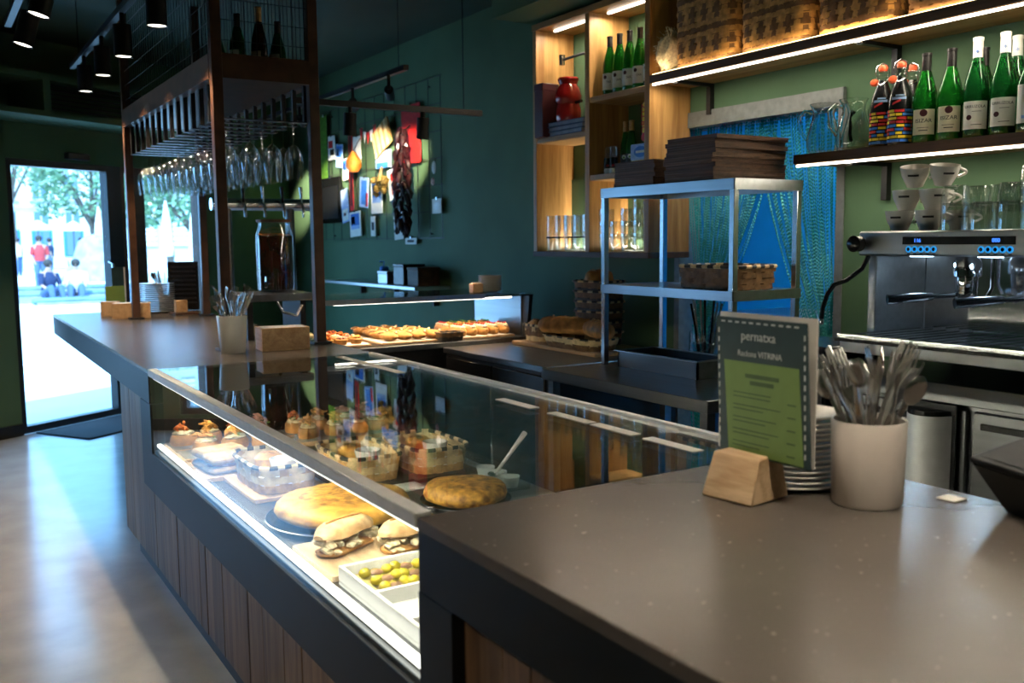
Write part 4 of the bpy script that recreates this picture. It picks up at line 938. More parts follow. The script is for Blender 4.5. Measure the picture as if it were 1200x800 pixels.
# menu block
t = T('menu_stand', 'sawn wooden block holding a dark green menu card with lime insert', 'menu stand', (0, 0, 0))
b = MB()
f0 = [(.530, -.200), (.545, -.320), (.665, -.300), (.650, -.190)]; f1 = [(.552, -.210), (.562, -.318), (.648, -.296), (.640, -.200)]
a_ = [b.bm.verts.new((x, y, ZT+.001)) for x, y in f0]; c_ = [b.bm.verts.new((x, y, ZT+.088)) for x, y in f1]; b.skinrings([a_, c_])
bmesh.ops.bevel(b.bm, geom=list(b.bm.edges), offset=.003, segments=1, affect='EDGES'); b.build('wood_block', 'rawwood', t)
def card(name, m, parent, x, y0, z0, y1, z1, th=.002, lean=0, shift=0):
    """upright card looking towards -X; y0 is the reader's left edge"""
    b = MB(); b.box(x, y1, z0, x+th, y0, z1)
    for v in b.bm.verts: v.co.x += (v.co.z-z0)*lean; v.co.y += (z1-v.co.z)*shift
    return b.build(name, m, parent, smooth=False)
t.location.y = .021
mc = card('menu_card', 'dkgreenp', t, .600, -.163, 1.030, -.392, 1.296, .002, 0, -.06)
lc = card('lime_insert', 'limep', t, .5985, -.188, 1.034, -.376, 1.212, .0012, 0, -.09)
text('lettering', 'pernatxa', .026, 'inklt', mc, at(.5995, -.275, 1.262) @ FACE_NX, .0003, sx=.95)
text('lettering', 'Racions VITRINA', .0165, 'inklt', mc, at(.5995, -.279, 1.228) @ FACE_NX, .0003, sx=.95)
for i in range(11): MB().box(.5992, -.178-i*.0185-.010, 1.286, .5998, -.178-i*.0185, 1.289).build('border_dash', 'inklt', mc, smooth=False)
for i in range(13):
    for yy in (-.170, -.386): MB().box(.5992, yy-.0028-i*.0006, 1.274-i*.018-.010, .5998, yy-i*.0006, 1.274-i*.018).build('border_dash', 'inklt', mc, smooth=False)
for z, ww in ((1.186, .085), (1.173, .06)): MB().box(.5978, -.288-ww/2, z-.004, .5984, -.288+ww/2, z+.004).build('heading_print', 'inkgreen', lc, smooth=False)
rd = random.Random(1)
for i in range(5):
    z = 1.152-i*.024
    for dz, w0 in ((0, .13), (-.008, .10)):
        ww = w0*rd.uniform(.7, 1); MB().box(.5978, -.215-ww, z+dz-.0011, .5984, -.215, z+dz+.0011).build('print_line', 'inkgreen', lc, smooth=False)
    MB().box(.5978, -.372, z-.010, .5984, -.352, z-.007).build('price_print', 'inkgreen', lc, smooth=False)
card('white_card', 'paper', t, .616, -.158, 1.030, -.402, 1.304, .002)
card('rear_card', 'dkgreenp', t, .624, -.160, 1.030, -.300, 1.150, .002)
# plates behind the menu
def plates(label, group, loc, r, n, dz, cat='plate', m='ceramic'):
    p = T('dinner_plate', label, cat, loc, 0, group)
    MB().lathe([(0, .002), (r*.6, 0), (r*.64, .003), (r*.96, .010), (r, .013), (r*.985, .015), (r*.62, .006), (0, .005)], 32).build('plate_body', m, p)
    MB().lathe([(r*.97, .0135), (r*1.005, .0145), (r*1.005, .0125), (r*.97, .0110)], 32).build('rolled_rim', m, p)
    for i in range(1, n): copy_tree(p, (loc[0], loc[1], loc[2]+i*dz))
plates('white plate in the stack between the menu block and the grey crock', 'plates beside the grey crock', (.742, -.222, ZT+.001), .092, 14, .0105)
plates('white plate in the stack at the far end of the bar', 'plates at the far end of the bar', (.70, 5.66, ZT+.001), .125, 14, .0150)
# card terminal
t = T('card_terminal', 'black card payment terminal on a slanted stand at the worktop edge', 'terminal', (.925, -.635, ZT), R(-20))
b = MB(); a_ = [b.bm.verts.new((x, y, .001)) for x, y in ((-.04, -.05), (.06, -.05), (.06, .05), (-.04, .05))]; c_ = [b.bm.verts.new((x, y, z)) for x, y, z in ((-.085, -.09, .085), (.085, -.09, .13), (.085, .09, .13), (-.085, .09, .085))]
b.skinrings([a_, c_]); b.build('stand', 'black', t, smooth=False)
b = MB(); b.box(-.09, -.095, 0, .09, .095, .012, .003); b.xf(at(0, 0, .108) @ Matrix.Rotation(R(-14.8), 4, 'Y')); b.build('screen_body', 'black', t)
b = MB(); b.box(-.075, -.08, .0121, .075, .08, .0128); b.xf(at(0, 0, .108) @ Matrix.Rotation(R(-14.8), 4, 'Y')); b.build('screen', 'inkdk', t)
tag(MB().box(.885, -.485, .9505, .925, -.445, .953, .001).build('receipt', 'paper'), 'small white receipt slip lying beside the card terminal', 'paper')
# ------------------------------------------------------------------ far end of the bar
def napkin_box(label, loc, w_, d_, h_, rz=0):
    t = T('napkin_box', label, 'box', loc, rz, 'wooden napkin boxes')
    MB().box(-w_/2, -d_/2, 0, w_/2, d_/2, .008).build('bottom', 'beech', t)
    for x0, y0, x1, y1 in ((-w_/2, -d_/2, w_/2, -d_/2+.009), (-w_/2, d_/2-.009, w_/2, d_/2), (-w_/2, -d_/2+.009, -w_/2+.009, d_/2-.009), (w_/2-.009, -d_/2+.009, w_/2, d_/2-.009)): MB().box(x0, y0, .008, x1, y1, h_, .0015).build('side', 'beech', t)
    for i in range(8): MB().box(-w_/2+.012, -d_/2+.012, .010+i*h_*.115, w_/2-.012, d_/2-.012, .010+(i+.9)*h_*.115, .001).build('napkin', 'paper', t)
napkin_box('wooden napkin box beside the white cutlery crock', (.683, 2.805, ZT+.001), .22, .15, .105, R(-5))
napkin_box('wooden napkin box in front of the far plate stack', (.455, 5.26, ZT+.001), .24, .16, .10, R(-12))
napkin_box('small wooden box behind the far napkin box', (.36, 5.50, ZT+.001), .12, .10, .10, R(-12))
t = T('menu_stand', 'green menu card and white card in a small block at the far bar end', 'menu stand', (.42, 5.66, ZT), R(30))
MB().box(-.06, -.03, .001, .06, .03, .06, .003).build('wood_block', 'beech', t); MB().box(-.085, -.012, .055, .075, -.006, .20).build('green_card', 'limep', t); MB().box(-.02, -.004, .055, .08, .0, .33).build('dark_card', 'dkgreenp', t); MB().box(.02, .004, .055, .10, .009, .33).build('white_card', 'paper', t)
crock('beige crock with knives behind the far plate stack', (.80, 5.86, ZT+.0005), .045, .05, .15, {'knife': 8, 'spoon': 2}, 'greycer', 'crock behind the far plates', 3, 1.0)
t = T('menu_board', 'black slatted menu board leaning at the far end of the bar', 'board', (.92, 5.78, ZT), R(-25))
MB().box(-.11, -.006, .001, .11, .006, .36, .003).build('panel', 'blackplastic', t)
for i in range(9): MB().box(-.09, -.010, .05+i*.033, .09, -.006, .062+i*.033).build('slat', 'blackmetal', t, smooth=False)
t = T('small_box', 'small beige wooden block by the black menu board', 'box', (.80, 5.36, ZT)); MB().box(-.04, -.03, .015, .04, .03, .10, .004).build('block', 'beech', t); MB().box(-.06, -.10, .001, .10, .10, .015, .002).build('base_tray', 'rust', t)
# beer tower
bt = T('beer_tower', 'chrome beer tower with a row of taps on two columns', 'beer tap', (.98, 4.75, ZT))
for x in (.0, .42): MB().lathe([(.06, 0), (.06, .012), (.032, .02), (.030, .72)], 20, (x, 0, .001), True, True).build('column', 'dksteel', bt)
MB().tube([(-.10, 0, .745), (.56, 0, .745)], .040, 20).build('cross_tube', 'chrome', bt)
for i in range(5):
    x = -.04+i*.13; tp = MB().tube([(x, -.035, .745), (x, -.085, .745), (x, -.105, .72), (x, -.105, .66)], [.012, .012, .011, .008], 10).build('tap', 'chrome', bt)
    MB().tube([(x, -.075, .755), (x, -.07, .80), (x, -.065, .86)], [.006, .009, .013], 10).build('tap_lever', 'blackplastic' if i % 2 else 'chrome', tp)
# drinks dispenser jar on a stand
st = T('dispenser_stand', 'low black stand with a thick slab top carrying the drinks jar', 'stand', (.86, 3.42, ZT))
MB().box(-.24, -.16, .195, .14, .17, .235, .004).build('slab', 'dksteel', st)
for x in (-.20, .08): MB().box(x, -.14, .001, x+.03, .15, .195).build('side', 'blackmetal', st)
MB().tube([(-.05, -.165, .19), (-.03, -.19, .14), (.04, -.19, .12), (.08, -.165, .17)], .008, 8).build('towel_rail', 'steelv', st)
t = T('drinks_dispenser', 'large glass jar of dark amber drink with wooden lid and tap', 'dispenser', (.86, 3.42, ZT+.236))
MB().lathe(dbl([(0, .008), (.085, .004), (.095, .015), (.097, .10), (.097, .30), (.080, .345), (.082, .365)], .003), 28).build('glass_jar', 'tumbler', t)
MB().lathe([(0, .014), (.084, .014), (.091, .03), (.0925, .10), (.0925, .295), (0, .296)], 24).build('drink', 'tea', t)
MB().lathe([(0, .366), (.090, .366), (.092, .380), (.0, .382)], 24).build('lid', 'dkwood', t)
for i in range(7):
    a = i*.9; MB().lathe([(0, 0), (.030, 0), (.030, .005), (0, .005)], 12, (.052*math.cos(a), .052*math.sin(a), .297+.006*(i % 2))).build('orange_slice', 'orangeslice', t)
b = MB(); b.tube([(-.06, -.075, .05), (-.085, -.105, .05), (-.09, -.112, .03)], [.011, .011, .008], 8); b.tube([(-.083, -.102, .06), (-.083, -.102, .085)], .006, 6); b.build('tap', 'chrome', t)
t = T('sugar_sticks', 'glass of brown paper sugar sticks beside the drinks jar', 'sticks', (.95, 3.545, ZT+.236))
MB().lathe(dbl([(0, .002), (.035, 0), (.038, .10)]), 16).build('holder', 'tumbler', t)
for i in range(14): a = i*2.4; q = .026*math.sqrt((i+.5)/14); MB().tube([(q*math.cos(a), q*math.sin(a), .006), (q*1.3*math.cos(a), q*1.3*math.sin(a), .15+.01*(i % 3))], .005, 5).build('stick', 'wickerdk', t)

# ------------------------------------------------------------------ pergola with hanging glasses
pg = T('glass_rack', 'brown steel overhead frame with wire mesh and hanging glass rails on the bar', 'rack', (0, 0, 0))
PX0, PX1, PY0, PY1 = .455, .91, 2.92, 5.10
for x in (PX0, PX1):
    for y in (PY0, PY1):
        MB().box(x-.024, y-.024, ZT+.012, x+.024, y+.024, HC-.002, .002).build('post', 'rust', pg)
        MB().box(x-.045, y-.04, ZT+.001, x+.045, y+.04, ZT+.012, .001).build('base_plate', 'blackmetal', pg)
b = MB(); b.box(PX0-.026, PY0+.024, 2.19, PX0+.020, PY1-.024, 2.30); b.box(PX1-.020, PY0+.024, 2.19, PX1+.026, PY1-.024, 2.30); b.box(PX0+.024, PY0-.024, 2.19, PX1-.024, PY0+.020, 2.30); b.box(PX0+.024, PY1-.02, 2.19, PX1-.024, PY1+.024, 2.30); b.build('fascia', 'rust', pg, smooth=False)
MB().box(PX0+.02, PY0+.02, 2.195, PX1-.02, PY1-.02, 2.215).build('rack_shelf', 'rust', pg, smooth=False)
b = MB()
for i in range(36):
    y = PY0+.06*(i+.5)
    if y < PY1: b.box(PX0-.002, y-.0015, 2.30, PX0+.001, y+.0015, HC-.01)
for i in range(7): b.box(PX0-.004, PY0+.02, 2.36+i*.09, PX0-.002, PY1-.02, 2.363+i*.09)
b.build('mesh_panel', 'blackmetal', pg, smooth=False)
b = MB()
for i in range(8): x = PX0+.057*(i+.4); b.box(x-.0015, PY0-.001, 2.30, x+.0015, PY0+.002, HC-.01)
for i in range(7): b.box(PX0+.02, PY0-.003, 2.36+i*.09, PX1-.02, PY0-.001, 2.363+i*.09)
b.build('mesh_panel', 'blackmetal', pg, smooth=False)
b = MB()
for i in range(36):
    y = PY0+.06*(i+.5)
    if y < PY1: b.box(PX1-.002, y-.0015, 2.30, PX1+.001, y+.0015, HC-.01)
b.build('mesh_panel', 'blackmetal', pg, smooth=False)
ZR = 2.02; NR = 13; dy = (PY1-PY0-.10)/NR
for i in range(NR+1):
    y = PY0+.05+dy*i
    r_ = MB().box(PX0+.01, y-.028, ZR-.004, PX1-.01, y+.028, ZR, .001).build('glass_rail', 'blackmetal', pg)
    for x in (PX0+.012, PX1-.032): MB().box(x, y-.012, ZR, x+.02, y+.012, 2.195).build('hanger', 'blackmetal', r_)
def wineglass():
    t = T('wine_glass', 'clear long-stemmed wine glass hanging upside down from the overhead rack', 'glass', (0, 0, 0), 0, 'wine glasses hanging from the rack')
    MB().lathe([(0, .0), (.036, .001), (.037, .003), (.012, .006), (.0045, .012)], 18).build('foot', 'wine', t)
    MB().lathe([(.0042, .011), (.0036, .06), (.0042, .105)], 8).build('stem', 'wine', t)
    MB().lathe(dbl([(.004, .104), (.022, .118), (.040, .145), (.0465, .175), (.044, .215), (.0375, .27)], .0013), 20).build('bowl', 'wine', t)
    return t
wg = wineglass(); first = True
for i in range(NR):
    for j, x in enumerate((.525, .634, .743, .852)):
        o = wg if first else copy_tree(wg); first = False
        o.location = (x+.003*math.sin(i*5+j), PY0+.05+dy*(i+.5), ZR+.0045); o.rotation_euler = (math.pi, 0, i+j)
# stored bottles and jars on the pergola shelf
for i, (x, y, m_, hh, lb) in enumerate(((.60, 3.06, 'bottledk', .30, 'dark bottle'), (.70, 3.05, 'tea', .34, 'amber spirit bottle'), (.80, 3.08, 'bottledk', .29, 'deep green bottle'), (.60, 3.4, 'bottledk', .32, 'black bottle'), (.74, 3.5, 'tea', .27, 'squat amber bottle'))):
    bottle('spirit_bottle', lb+' stored behind the mesh above the glass rack, '+('by the corner post', 'in the middle', 'by the inner post', 'second row by the post', 'second row, middle')[i], 'bottle', (x, y, 2.216), R(-60), hh, .038, m_, 'gold' if i == 1 else 'blkcap', .014, 'cream' if i % 2 else 'paper', .05, .13, 1.8)

# ------------------------------------------------------------------ pastry case across the end of the aisle
pc = T('pastry_case', 'black pastry case with glass top shelf and steel end panel', 'display case', (0, 0, 0))
CX0, CX1, CY0, CY1 = 1.02, 2.33, 3.24, 3.86
MB().box(CX0, CY0+.05, .06, CX1, CY1, .84).build('body', 'blackmetal', pc, smooth=False); MB().box(CX0, CY0, .84, CX1+.02, CY1, .872, .003).build('deck', 'dksteel', pc, smooth=False)
MB().box(CX0+.05, CY0+.1, 0, CX1-.05, CY1-.05, .06).build('plinth', 'blackmetal', pc, smooth=False)
b = MB(); b.box(CX1-.012, CY0+.06, .873, CX1, CY1, 1.125); b.build('end_panel', 'steel', pc, smooth=False)
b = MB(); b.prism([(CY0+.02, .873), (CY0+.08, .873), (CY0+.08, 1.12), (CY0-.02, 1.12)], CX1, CX1+.025)
b.xf(Matrix(((0, 0, 1, 0), (1, 0, 0, 0), (0, 1, 0, 0), (0, 0, 0, 1)))); b.build('end_bracket', 'blackmetal', pc, smooth=False)
MB().box(CX0, CY0-.01, 1.125, CX1+.03, CY1, 1.135).build('glass_shelf', 'pane', pc, smooth=False)
MB().box(CX0, CY0-.016, 1.112, CX1-.30, CY0-.010, 1.140).build('front_rail', 'steel', pc, smooth=False)
MB().box(CX1-.30, CY0-.016, 1.118, CX1+.03, CY1, 1.124).build('shelf_board', 'blackmetal', pc, smooth=False)
MB().box(CX0+.02, CY1-.02, .873, CX0+.035, CY1, 1.125).build('rear_post', 'steelv', pc)
MB().box(CX0+.1, CY0+.02, 1.108, CX1-.1, CY0+.035, 1.117).build('light_strip', 'ledc', pc)
l = light('pastry_light', 'AREA', (1.65, CY0+.05, 1.105), 6, WARM, shape='RECTANGLE', size=1.1, size_y=.03); l.parent = pc; l.rotation_euler = (R(25), 0, 0)
for z in (.71, .655):
    k_ = MB().lathe([(0, 0), (.016, 0), (.016, .012), (0, .013)], 12).xf(at(2.02, CY0+.05, z) @ Matrix.Rotation(R(90), 4, 'X')).build('control_knob', 'blackplastic', pc)
    MB().lathe([(.007, .0135), (0, .015)], 10).xf(at(2.02, CY0+.05, z) @ Matrix.Rotation(R(90), 4, 'X')).build('pilot_light', 'bluedot', k_)
MB().tube([(1.93, CY0+.045, .60), (2.0, CY0+.045, .615), (2.04, CY0+.045, .615)], .014, 8).build('green_lever', mat('green_lever_plastic', (.02, .25, .05), .4), pc)
ZP = .873
for i, (x, w_, wh2) in enumerate(((1.20, .30, 'savoury tarts'), (1.62, .42, 'pasties'), (2.08, .40, 'iced eclairs'))):
    t = T('pastry_board', 'white paper-lined board under the '+wh2+' in the pastry case', 'board', (x, 3.56, ZP)); MB().box(-w_/2, -.25, 0, w_/2, .25, .012, .002).build('board_slab', 'beech', t); MB().box(-w_/2+.005, -.245, .012, w_/2-.005, .245, .014).build('paper_liner', 'paper', t)
ZP += .0145
rd = random.Random(21)
for i in range(15):
    x, y = 1.11+(i % 3)*.085, 3.36+(i//3)*.09
    t = T('savoury_tart', 'small round savoury tart with mixed topping in the pastry case', 'tart', (x, y, ZP), rd.uniform(0, 6), 'savoury tarts')
    MB().lathe([(0, 0), (.028, 0), (.037, .026), (.034, .030), (0, .030)], 14).build('pastry_shell', 'bread', t)
    b = MB()
    for k in range(7): a = rd.uniform(0, 6.3); b.blob((.018*math.cos(a), .018*math.sin(a), .036), .012, .25, 1, k, (1, 1, .8))
    b.build('topping', ('salad', 'topping', 'topping2', 'ham')[rd.randrange(4)], t)
    if i % 3 == 0: MB().blob((0, .005, .046), .009, .3, 1, 3, (1.2, .8, .5)).build('herb', 'green_leaf', t)
for i in range(15):
    x, y, z = 1.48+(i % 4)*.092, 3.37+((i//4) % 4)*.128, ZP+(.0)
    t = T('pasty', 'golden baked half-moon pasty in the pastry case', 'pasty', (x, y, z), R(20+rd.uniform(-15, 15)), 'pasties')
    MB().blob((0, 0, .026), .062, .04, 2, i, (.62, 1.0, .42)).build('crust', 'bread', t); b = MB(); b.tube([(.03*math.sin(k*.5), -.055+.011*k, .045+.006*math.sin(k)) for k in range(11)], .006, 6); b.build('crimp', 'breadlt', t)
for i in range(10):
    x, y = 1.94+(i % 5)*.075, 3.40+(i//5)*.20
    t = T('iced_eclair', 'long eclair with white icing and red berries in the pastry case', 'eclair', (x, y, ZP), R(rd.uniform(-6, 6)), 'iced eclairs')
    MB().tube([(0, -.08+.02*k, .024) for k in range(9)], [.012]+[.028]*7+[.012], 10).build('choux', 'bread', t)
    b = MB()
    for k in range(5): b.blob((0, -.06+.03*k, .052), .016, .15, 1, k, (1.1, 1, .7))
    b.build('icing', 'salad' if i < 6 else 'tortilla', t); b = MB()
    for k in range(4): b.blob((.003, -.045+.03*k, .066), .007, .1, 1, k)
    b.build('berry', 'redflat' if i < 6 else 'green_leaf', t)
basket('dark shallow woven basket at the open front of the pastry case', (1.83, 3.30, .8735), 0, .14, .09, .05, 2, 12, 'wickerdk', 'wickerblk', ('wickerdk', 'wickerblk'))
plates('small white plate in the stack on top of the pastry case', 'plates on the pastry case', (2.20, 3.46, 1.1365), .072, 9, .0105)
t = T('card_block', 'small beige wooden card holder beside the plates on the pastry case', 'block', (2.08, 3.42, 1.1365)); MB().box(-.035, -.025, 0, .035, .025, .055, .003).build('block', 'beech', t); MB().box(-.03, -.002, .055, .03, .002, .062).build('card_slot', 'paper', t)
t = T('black_bowl', 'black bowl behind the plates on the pastry case', 'bowl', (2.28, 3.62, 1.1365)); MB().lathe([(0, .003), (.03, 0), (.045, .02), (.055, .055), (.052, .055), (.03, .01), (0, .008)], 20).build('bowl_body', 'blackplastic', t); MB().lathe([(.051, .0555), (.056, .058), (.056, .054)], 20).build('rim', 'blackplastic', t)
# ------------------------------------------------------------------ wire grid and souvenirs on the wall
GX = 2.600
gr = T('wire_grid', 'black wire grid fixed to the green wall, hung with souvenirs', 'grid', (0, 0, 0))
for i in range(14): MB().box(GX-.002, 4.83+i*.2-.0025, 1.46, GX+.002, 4.83+i*.2+.0025, 2.66).build('upright_wire', 'blackmetal', gr, smooth=False)
for i in range(7): MB().box(GX-.006, 4.80, 1.465+i*.198, GX-.002, 7.47, 1.470+i*.198).build('cross_wire', 'blackmetal', gr, smooth=False)
for y in (5.03, 6.03, 7.03):
    for z in (1.50, 2.60): MB().tube([(GX, y, z), (WX, y, z)], .006, 6).build('stand_off', 'blackmetal', gr)
XS = GX-.012
def hung(name, label, cat, y0, y1, z0, z1, m, art=None, tilt=0, th=.006):
    """flat souvenir hung on the grid with a clip; y0 > y1 (seen left to right)"""
    yc, w_, h_ = (y0+y1)/2, y0-y1, z1-z0
    t = T(name, label, cat, (XS, yc, z0)); t.rotation_euler.x = R(tilt)
    MB().box(-th, -w_/2, 0, 0, w_/2, h_, .001).build('sheet', m, t, smooth=False)
    MB().box(-th-.004, -.01, h_-.01, .012, .01, h_+.015, .002).build('clip', 'steelv', t)
    for am, a0, a1, b0, b1 in (art or ()):
        MB().box(-th-.0015, w_*(.5-a1), h_*b0, -th, w_*(.5-a0), h_*b1).build('print', am, t, smooth=False)
    return t
photo = (('bluep', .12, .88, .45, .92), ('inkdk', .15, .5, .5, .8), ('lbluep', .12, .88, .30, .45))
hung('cloth_banner', 'green cloth banner at the outer end of the wire grid', 'banner', 7.27, 7.08, 2.02, 2.62, 'dkgreenp', (('green_leaf', .05, .95, .0, 1),))
hung('paper_print', 'red and white print below the spotlit strip on the grid', 'print', 7.07, 6.90, 2.20, 2.42, 'paper', (('redflat', .1, .7, .5, .8), ('inkdk', .3, .9, .2, .45)))
hung('photo_card', 'photo card in blue tones overlapping the red and white print', 'photo', 6.89, 6.73, 2.12, 2.33, 'lbluep', photo, 6)
hung('photo_card', 'small dark photo card beside the long red ribbon', 'photo', 6.72, 6.60, 2.00, 2.19, 'paper', photo, -4)
hung('tote_bag', 'black cloth tote bag hanging low at the outer end of the grid', 'bag', 7.26, 6.78, 1.62, 2.04, 'blackplastic', (('blackmetal', .1, .9, .1, .8),), 0, .02)
hung('red_ribbon', 'long red ribbon hanging down the middle of the grid', 'ribbon', 6.57, 6.49, 1.72, 2.57, 'redflat', (('maroon', .2, .8, .05, .95),))
hung('paper_sheet', 'plain white sheet clipped behind the red garland', 'paper', 6.47, 6.30, 2.10, 2.36, 'paper')
hung('blue_card', 'tall blue printed card under the orange gourd', 'card', 6.36, 6.17, 1.74, 2.00, 'lbluep', (('bluep', .2, .8, .1, .9), ('redflat', .7, .95, .05, .5)), 6)
hung('photo_card', 'white-framed landscape photo in the middle of the grid', 'photo', 6.10, 5.87, 1.68, 1.98, 'paper', photo)
hung('photo_card', 'large white-framed photo at the foot of the red ribbon', 'photo', 6.58, 6.33, 1.49, 1.71, 'paper', photo, -3)
hung('photo_card', 'tilted pale photo beside the black tote bag', 'photo', 6.76, 6.59, 1.62, 1.92, 'lbluep', (('paper', .1, .9, .05, .4), ('redflat', .3, .6, .2, .3)), -8)
hung('photo_card', 'blue photo print at the foot of the pepper string', 'photo', 5.64, 5.47, 1.46, 1.68, 'paper', photo, -4)
hung('card_strip', 'two-panel card with red drawings beside the pepper string', 'card', 5.72, 5.52, 1.79, 2.04, 'paper', (('redflat', .3, .7, .6, .85), ('redflat', .3, .7, .15, .4)), -10)
hung('paper_tag', 'narrow white tag at the bottom of the grid', 'tag', 6.12, 6.03, 1.49, 1.66, 'paper', (('inkdk', .2, .8, .3, .7),))
hung('paper_tag', 'pale folded paper tag under the pepper string', 'tag', 5.44, 5.24, 1.42, 1.47, 'paper', (('inkdk', .2, .8, .3, .7),))
hung('cloth_bag', 'light blue cloth bag hanging below the woven fan', 'bag', 5.96, 5.68, 2.05, 2.19, 'lbluep', (('bluep', .1, .9, .0, .3),), 0, .02)
hung('red_banner', 'bright red banner hanging behind the pepper string', 'banner', 5.47, 5.14, 2.05, 2.50, 'redflat', (('redflat', .1, .9, .1, .9),))
hung('light_switch', 'square white wall plate beside the end of the grid', 'switch', 4.96, 4.81, 1.65, 1.76, 'paper', (('white', .25, .75, .25, .75),))
t = T('red_garland', 'red and white pennant garland on the upper part of the grid', 'garland', (XS-.01, 6.13, 2.30))
for i in range(5):
    b = MB(); y = .14-i*.07; z = .12-.05*math.sin(i/4*math.pi); b.prism([(y-.03, z), (y+.03, z), (y, z-.10)], 0, .004); b.xf(Matrix(((0, 0, 1, 0), (1, 0, 0, 0), (0, 1, 0, 0), (0, 0, 0, 1)))); b.build('pennant', 'redflat' if i % 2 == 0 else 'paper', t, smooth=False)
MB().tube([(0, .17-i*.0425, .125-.05*math.sin(i/8*math.pi)) for i in range(9)], .004, 5).build('cord', 'inkdk', t)
t = T('woven_fan', 'tan woven basket tray tilted on the grid under a spotlight', 'basket', (XS-.02, 5.80, 2.29)); t.rotation_euler.x = R(-22)
b = MB(); b.box(-.012, -.17, -.11, 0, .17, .11, .004); b.build('panel', 'wicker', t)
for i in range(8): MB().box(-.018, -.17+i*.0425+.003, -.11, -.012, -.17+(i+1)*.0425-.003, .11, .002).build('weave_strip', 'wickerlt' if i % 2 else 'wicker', t)
t = T('orange_gourd', 'orange gourd hanging on a string from the grid', 'gourd', (XS-.075, 6.30, 2.04)); MB().lathe([(0, 0), (.04, .006), (.07, .05), (.066, .10), (.035, .15), (.02, .18), (0, .185)], 18).build('gourd_body', 'orangeslice', t); MB().tube([(0, 0, .18), (.03, 0, .24), (.07, 0, .30)], .003, 5).build('string', 'inkdk', t)
t = T('yellow_bundle', 'dry yellow flower bundle hanging head-down from the grid', 'flowers', (XS-.05, 5.82, 1.82)); b = MB(); rd = random.Random(6)
for i in range(22): b.blob((rd.uniform(-.03, .03), rd.uniform(-.11, .11), rd.uniform(.01, .15)), .028, .25, 1, i)
b.build('flower_head', mat('dried_mustard_flower', (.15, .095, .015), .7, var=.4, scale=60), t); MB().tube([(0, 0, .12), (.02, 0, .22), (.045, 0, .26)], [.02, .012, .006], 8).build('stem_tie', 'wickerdk', t)
t = T('feather_charm', 'white and red charm hanging at the near end of the grid', 'charm', (XS-.008, 4.895, 1.86)); MB().blob((-.01, 0, .13), .05, .05, 2, 1, (.2, .6, 1)).build('feather', 'paper', t); MB().blob((-.01, .02, .03), .03, .1, 2, 2, (.3, .8, 1)).build('bead', 'ham', t); MB().tube([(0, 0, .17), (.004, 0, .20)], .003, 5).build('loop', 'inkdk', t)
t = T('pepper_string', 'long string of dried dark red peppers hanging on the grid', 'peppers', (XS-.10, 5.28, 1.47)); rd = random.Random(9)
for i in range(46):
    z = .03+i*.0172; a = i*2.4; w_ = .5+.5*math.sin(math.pi*min(1, (i+6)/50)); y_, x_ = .11*w_*math.sin(a), .05*w_*math.cos(a)
    MB().tube([(x_*.2, y_*.2, z+.05), (x_*.8, y_*.8, z+.035), (x_, y_, z), (x_*1.05, y_*1.05, z-.04 if z > .06 else z-.02)], [.008, .022, .024, .006], 7).build('dried_pepper', 'pepper', t)
MB().tube([(0, 0, .02), (0, 0, .80), (.08, 0, .87)], .006, 5).build('string', 'inkdk', t)
# shelf with boxes low on the wall behind the pastry case
s_ = T('wall_ledge', 'pale steel ledge on brackets along the wall below the wire grid', 'shelf', (0, 0, 0))
MB().box(2.32, 4.75, 1.085, WX-.002, 6.6, 1.11, .002).build('plank', 'steel', s_, smooth=False)
for y in (4.95, 5.65, 6.35): MB().box(WX-.05, y-.012, .95, WX-.002, y+.012, 1.085).build('bracket', 'blackmetal', s_)
for i, (y, m_, hh, lb) in enumerate(((4.9, 'dkwood', .12, 'dark wooden box at the near end of the wall ledge'), (5.15, 'blackplastic', .14, 'black box on the wall ledge'), (5.45, 'steel', .08, 'low steel tin on the wall ledge'))):
    t = T('storage_box', lb, 'box', (2.47, y, 1.111)); MB().box(-.09, -.09, 0, .09, .09, hh, .004).build('box_body', m_, t); MB().box(-.094, -.094, hh, .094, .094, hh+.02, .003).build('lid', m_, t)
t = T('soap_bottle', 'small green and blue pump bottle on the wall ledge', 'bottle', (2.50, 5.68, 1.111)); MB().lathe([(0, .001), (.035, 0), (.036, .11), (.015, .13)], 16).build('bottle_body', 'green_leaf', t); MB().lathe([(.036, .065), (.0365, .12), (.03, .13)], 16).build('blue_cap', 'bluep', t); MB().tube([(0, 0, .13), (0, 0, .17), (-.035, 0, .172)], .006, 6).build('pump', 'bluep', t)

# ------------------------------------------------------------------ spotlights on tracks
def spot(loc, target, energy, label, color=WARM, size=R(50), blend=.6, rad=.03, L_=.16, r=.045, stem=.05, top=None, group='black cylinder spotlights'):
    """cylinder lamp: loc is its lens centre"""
    t = T('spotlight', label, 'lamp', loc, 0, group)
    d = (Vector(target)-Vector(loc)).normalized(); m = d.to_track_quat('-Z', 'Y').to_matrix().to_4x4()
    b = MB(); b.lathe([(r*.92, .004), (r, 0), (r, L_), (0, L_)], 20); b.xf(m).build('housing', 'blackmetal', t)
    b = MB(); b.lathe([(0, .006), (r*.9, .006)], 18); b.xf(m).build('lens', 'lens', t)
    back = m @ Vector((0, 0, L_)); tp = Vector((back.x, back.y, (top or loc[2]+L_+stem)-loc[2]))
    MB().tube([back-d*.0, tp], .012, 8).build('stem', 'blackmetal', t)
    lo = light('spot_light', 'SPOT', (0, 0, 0), energy, color, spot_size=size, spot_blend=blend, shadow_soft_size=rad)
    lo.parent = t; lo.matrix_local = Matrix.Translation(d*.03) @ m
    return t
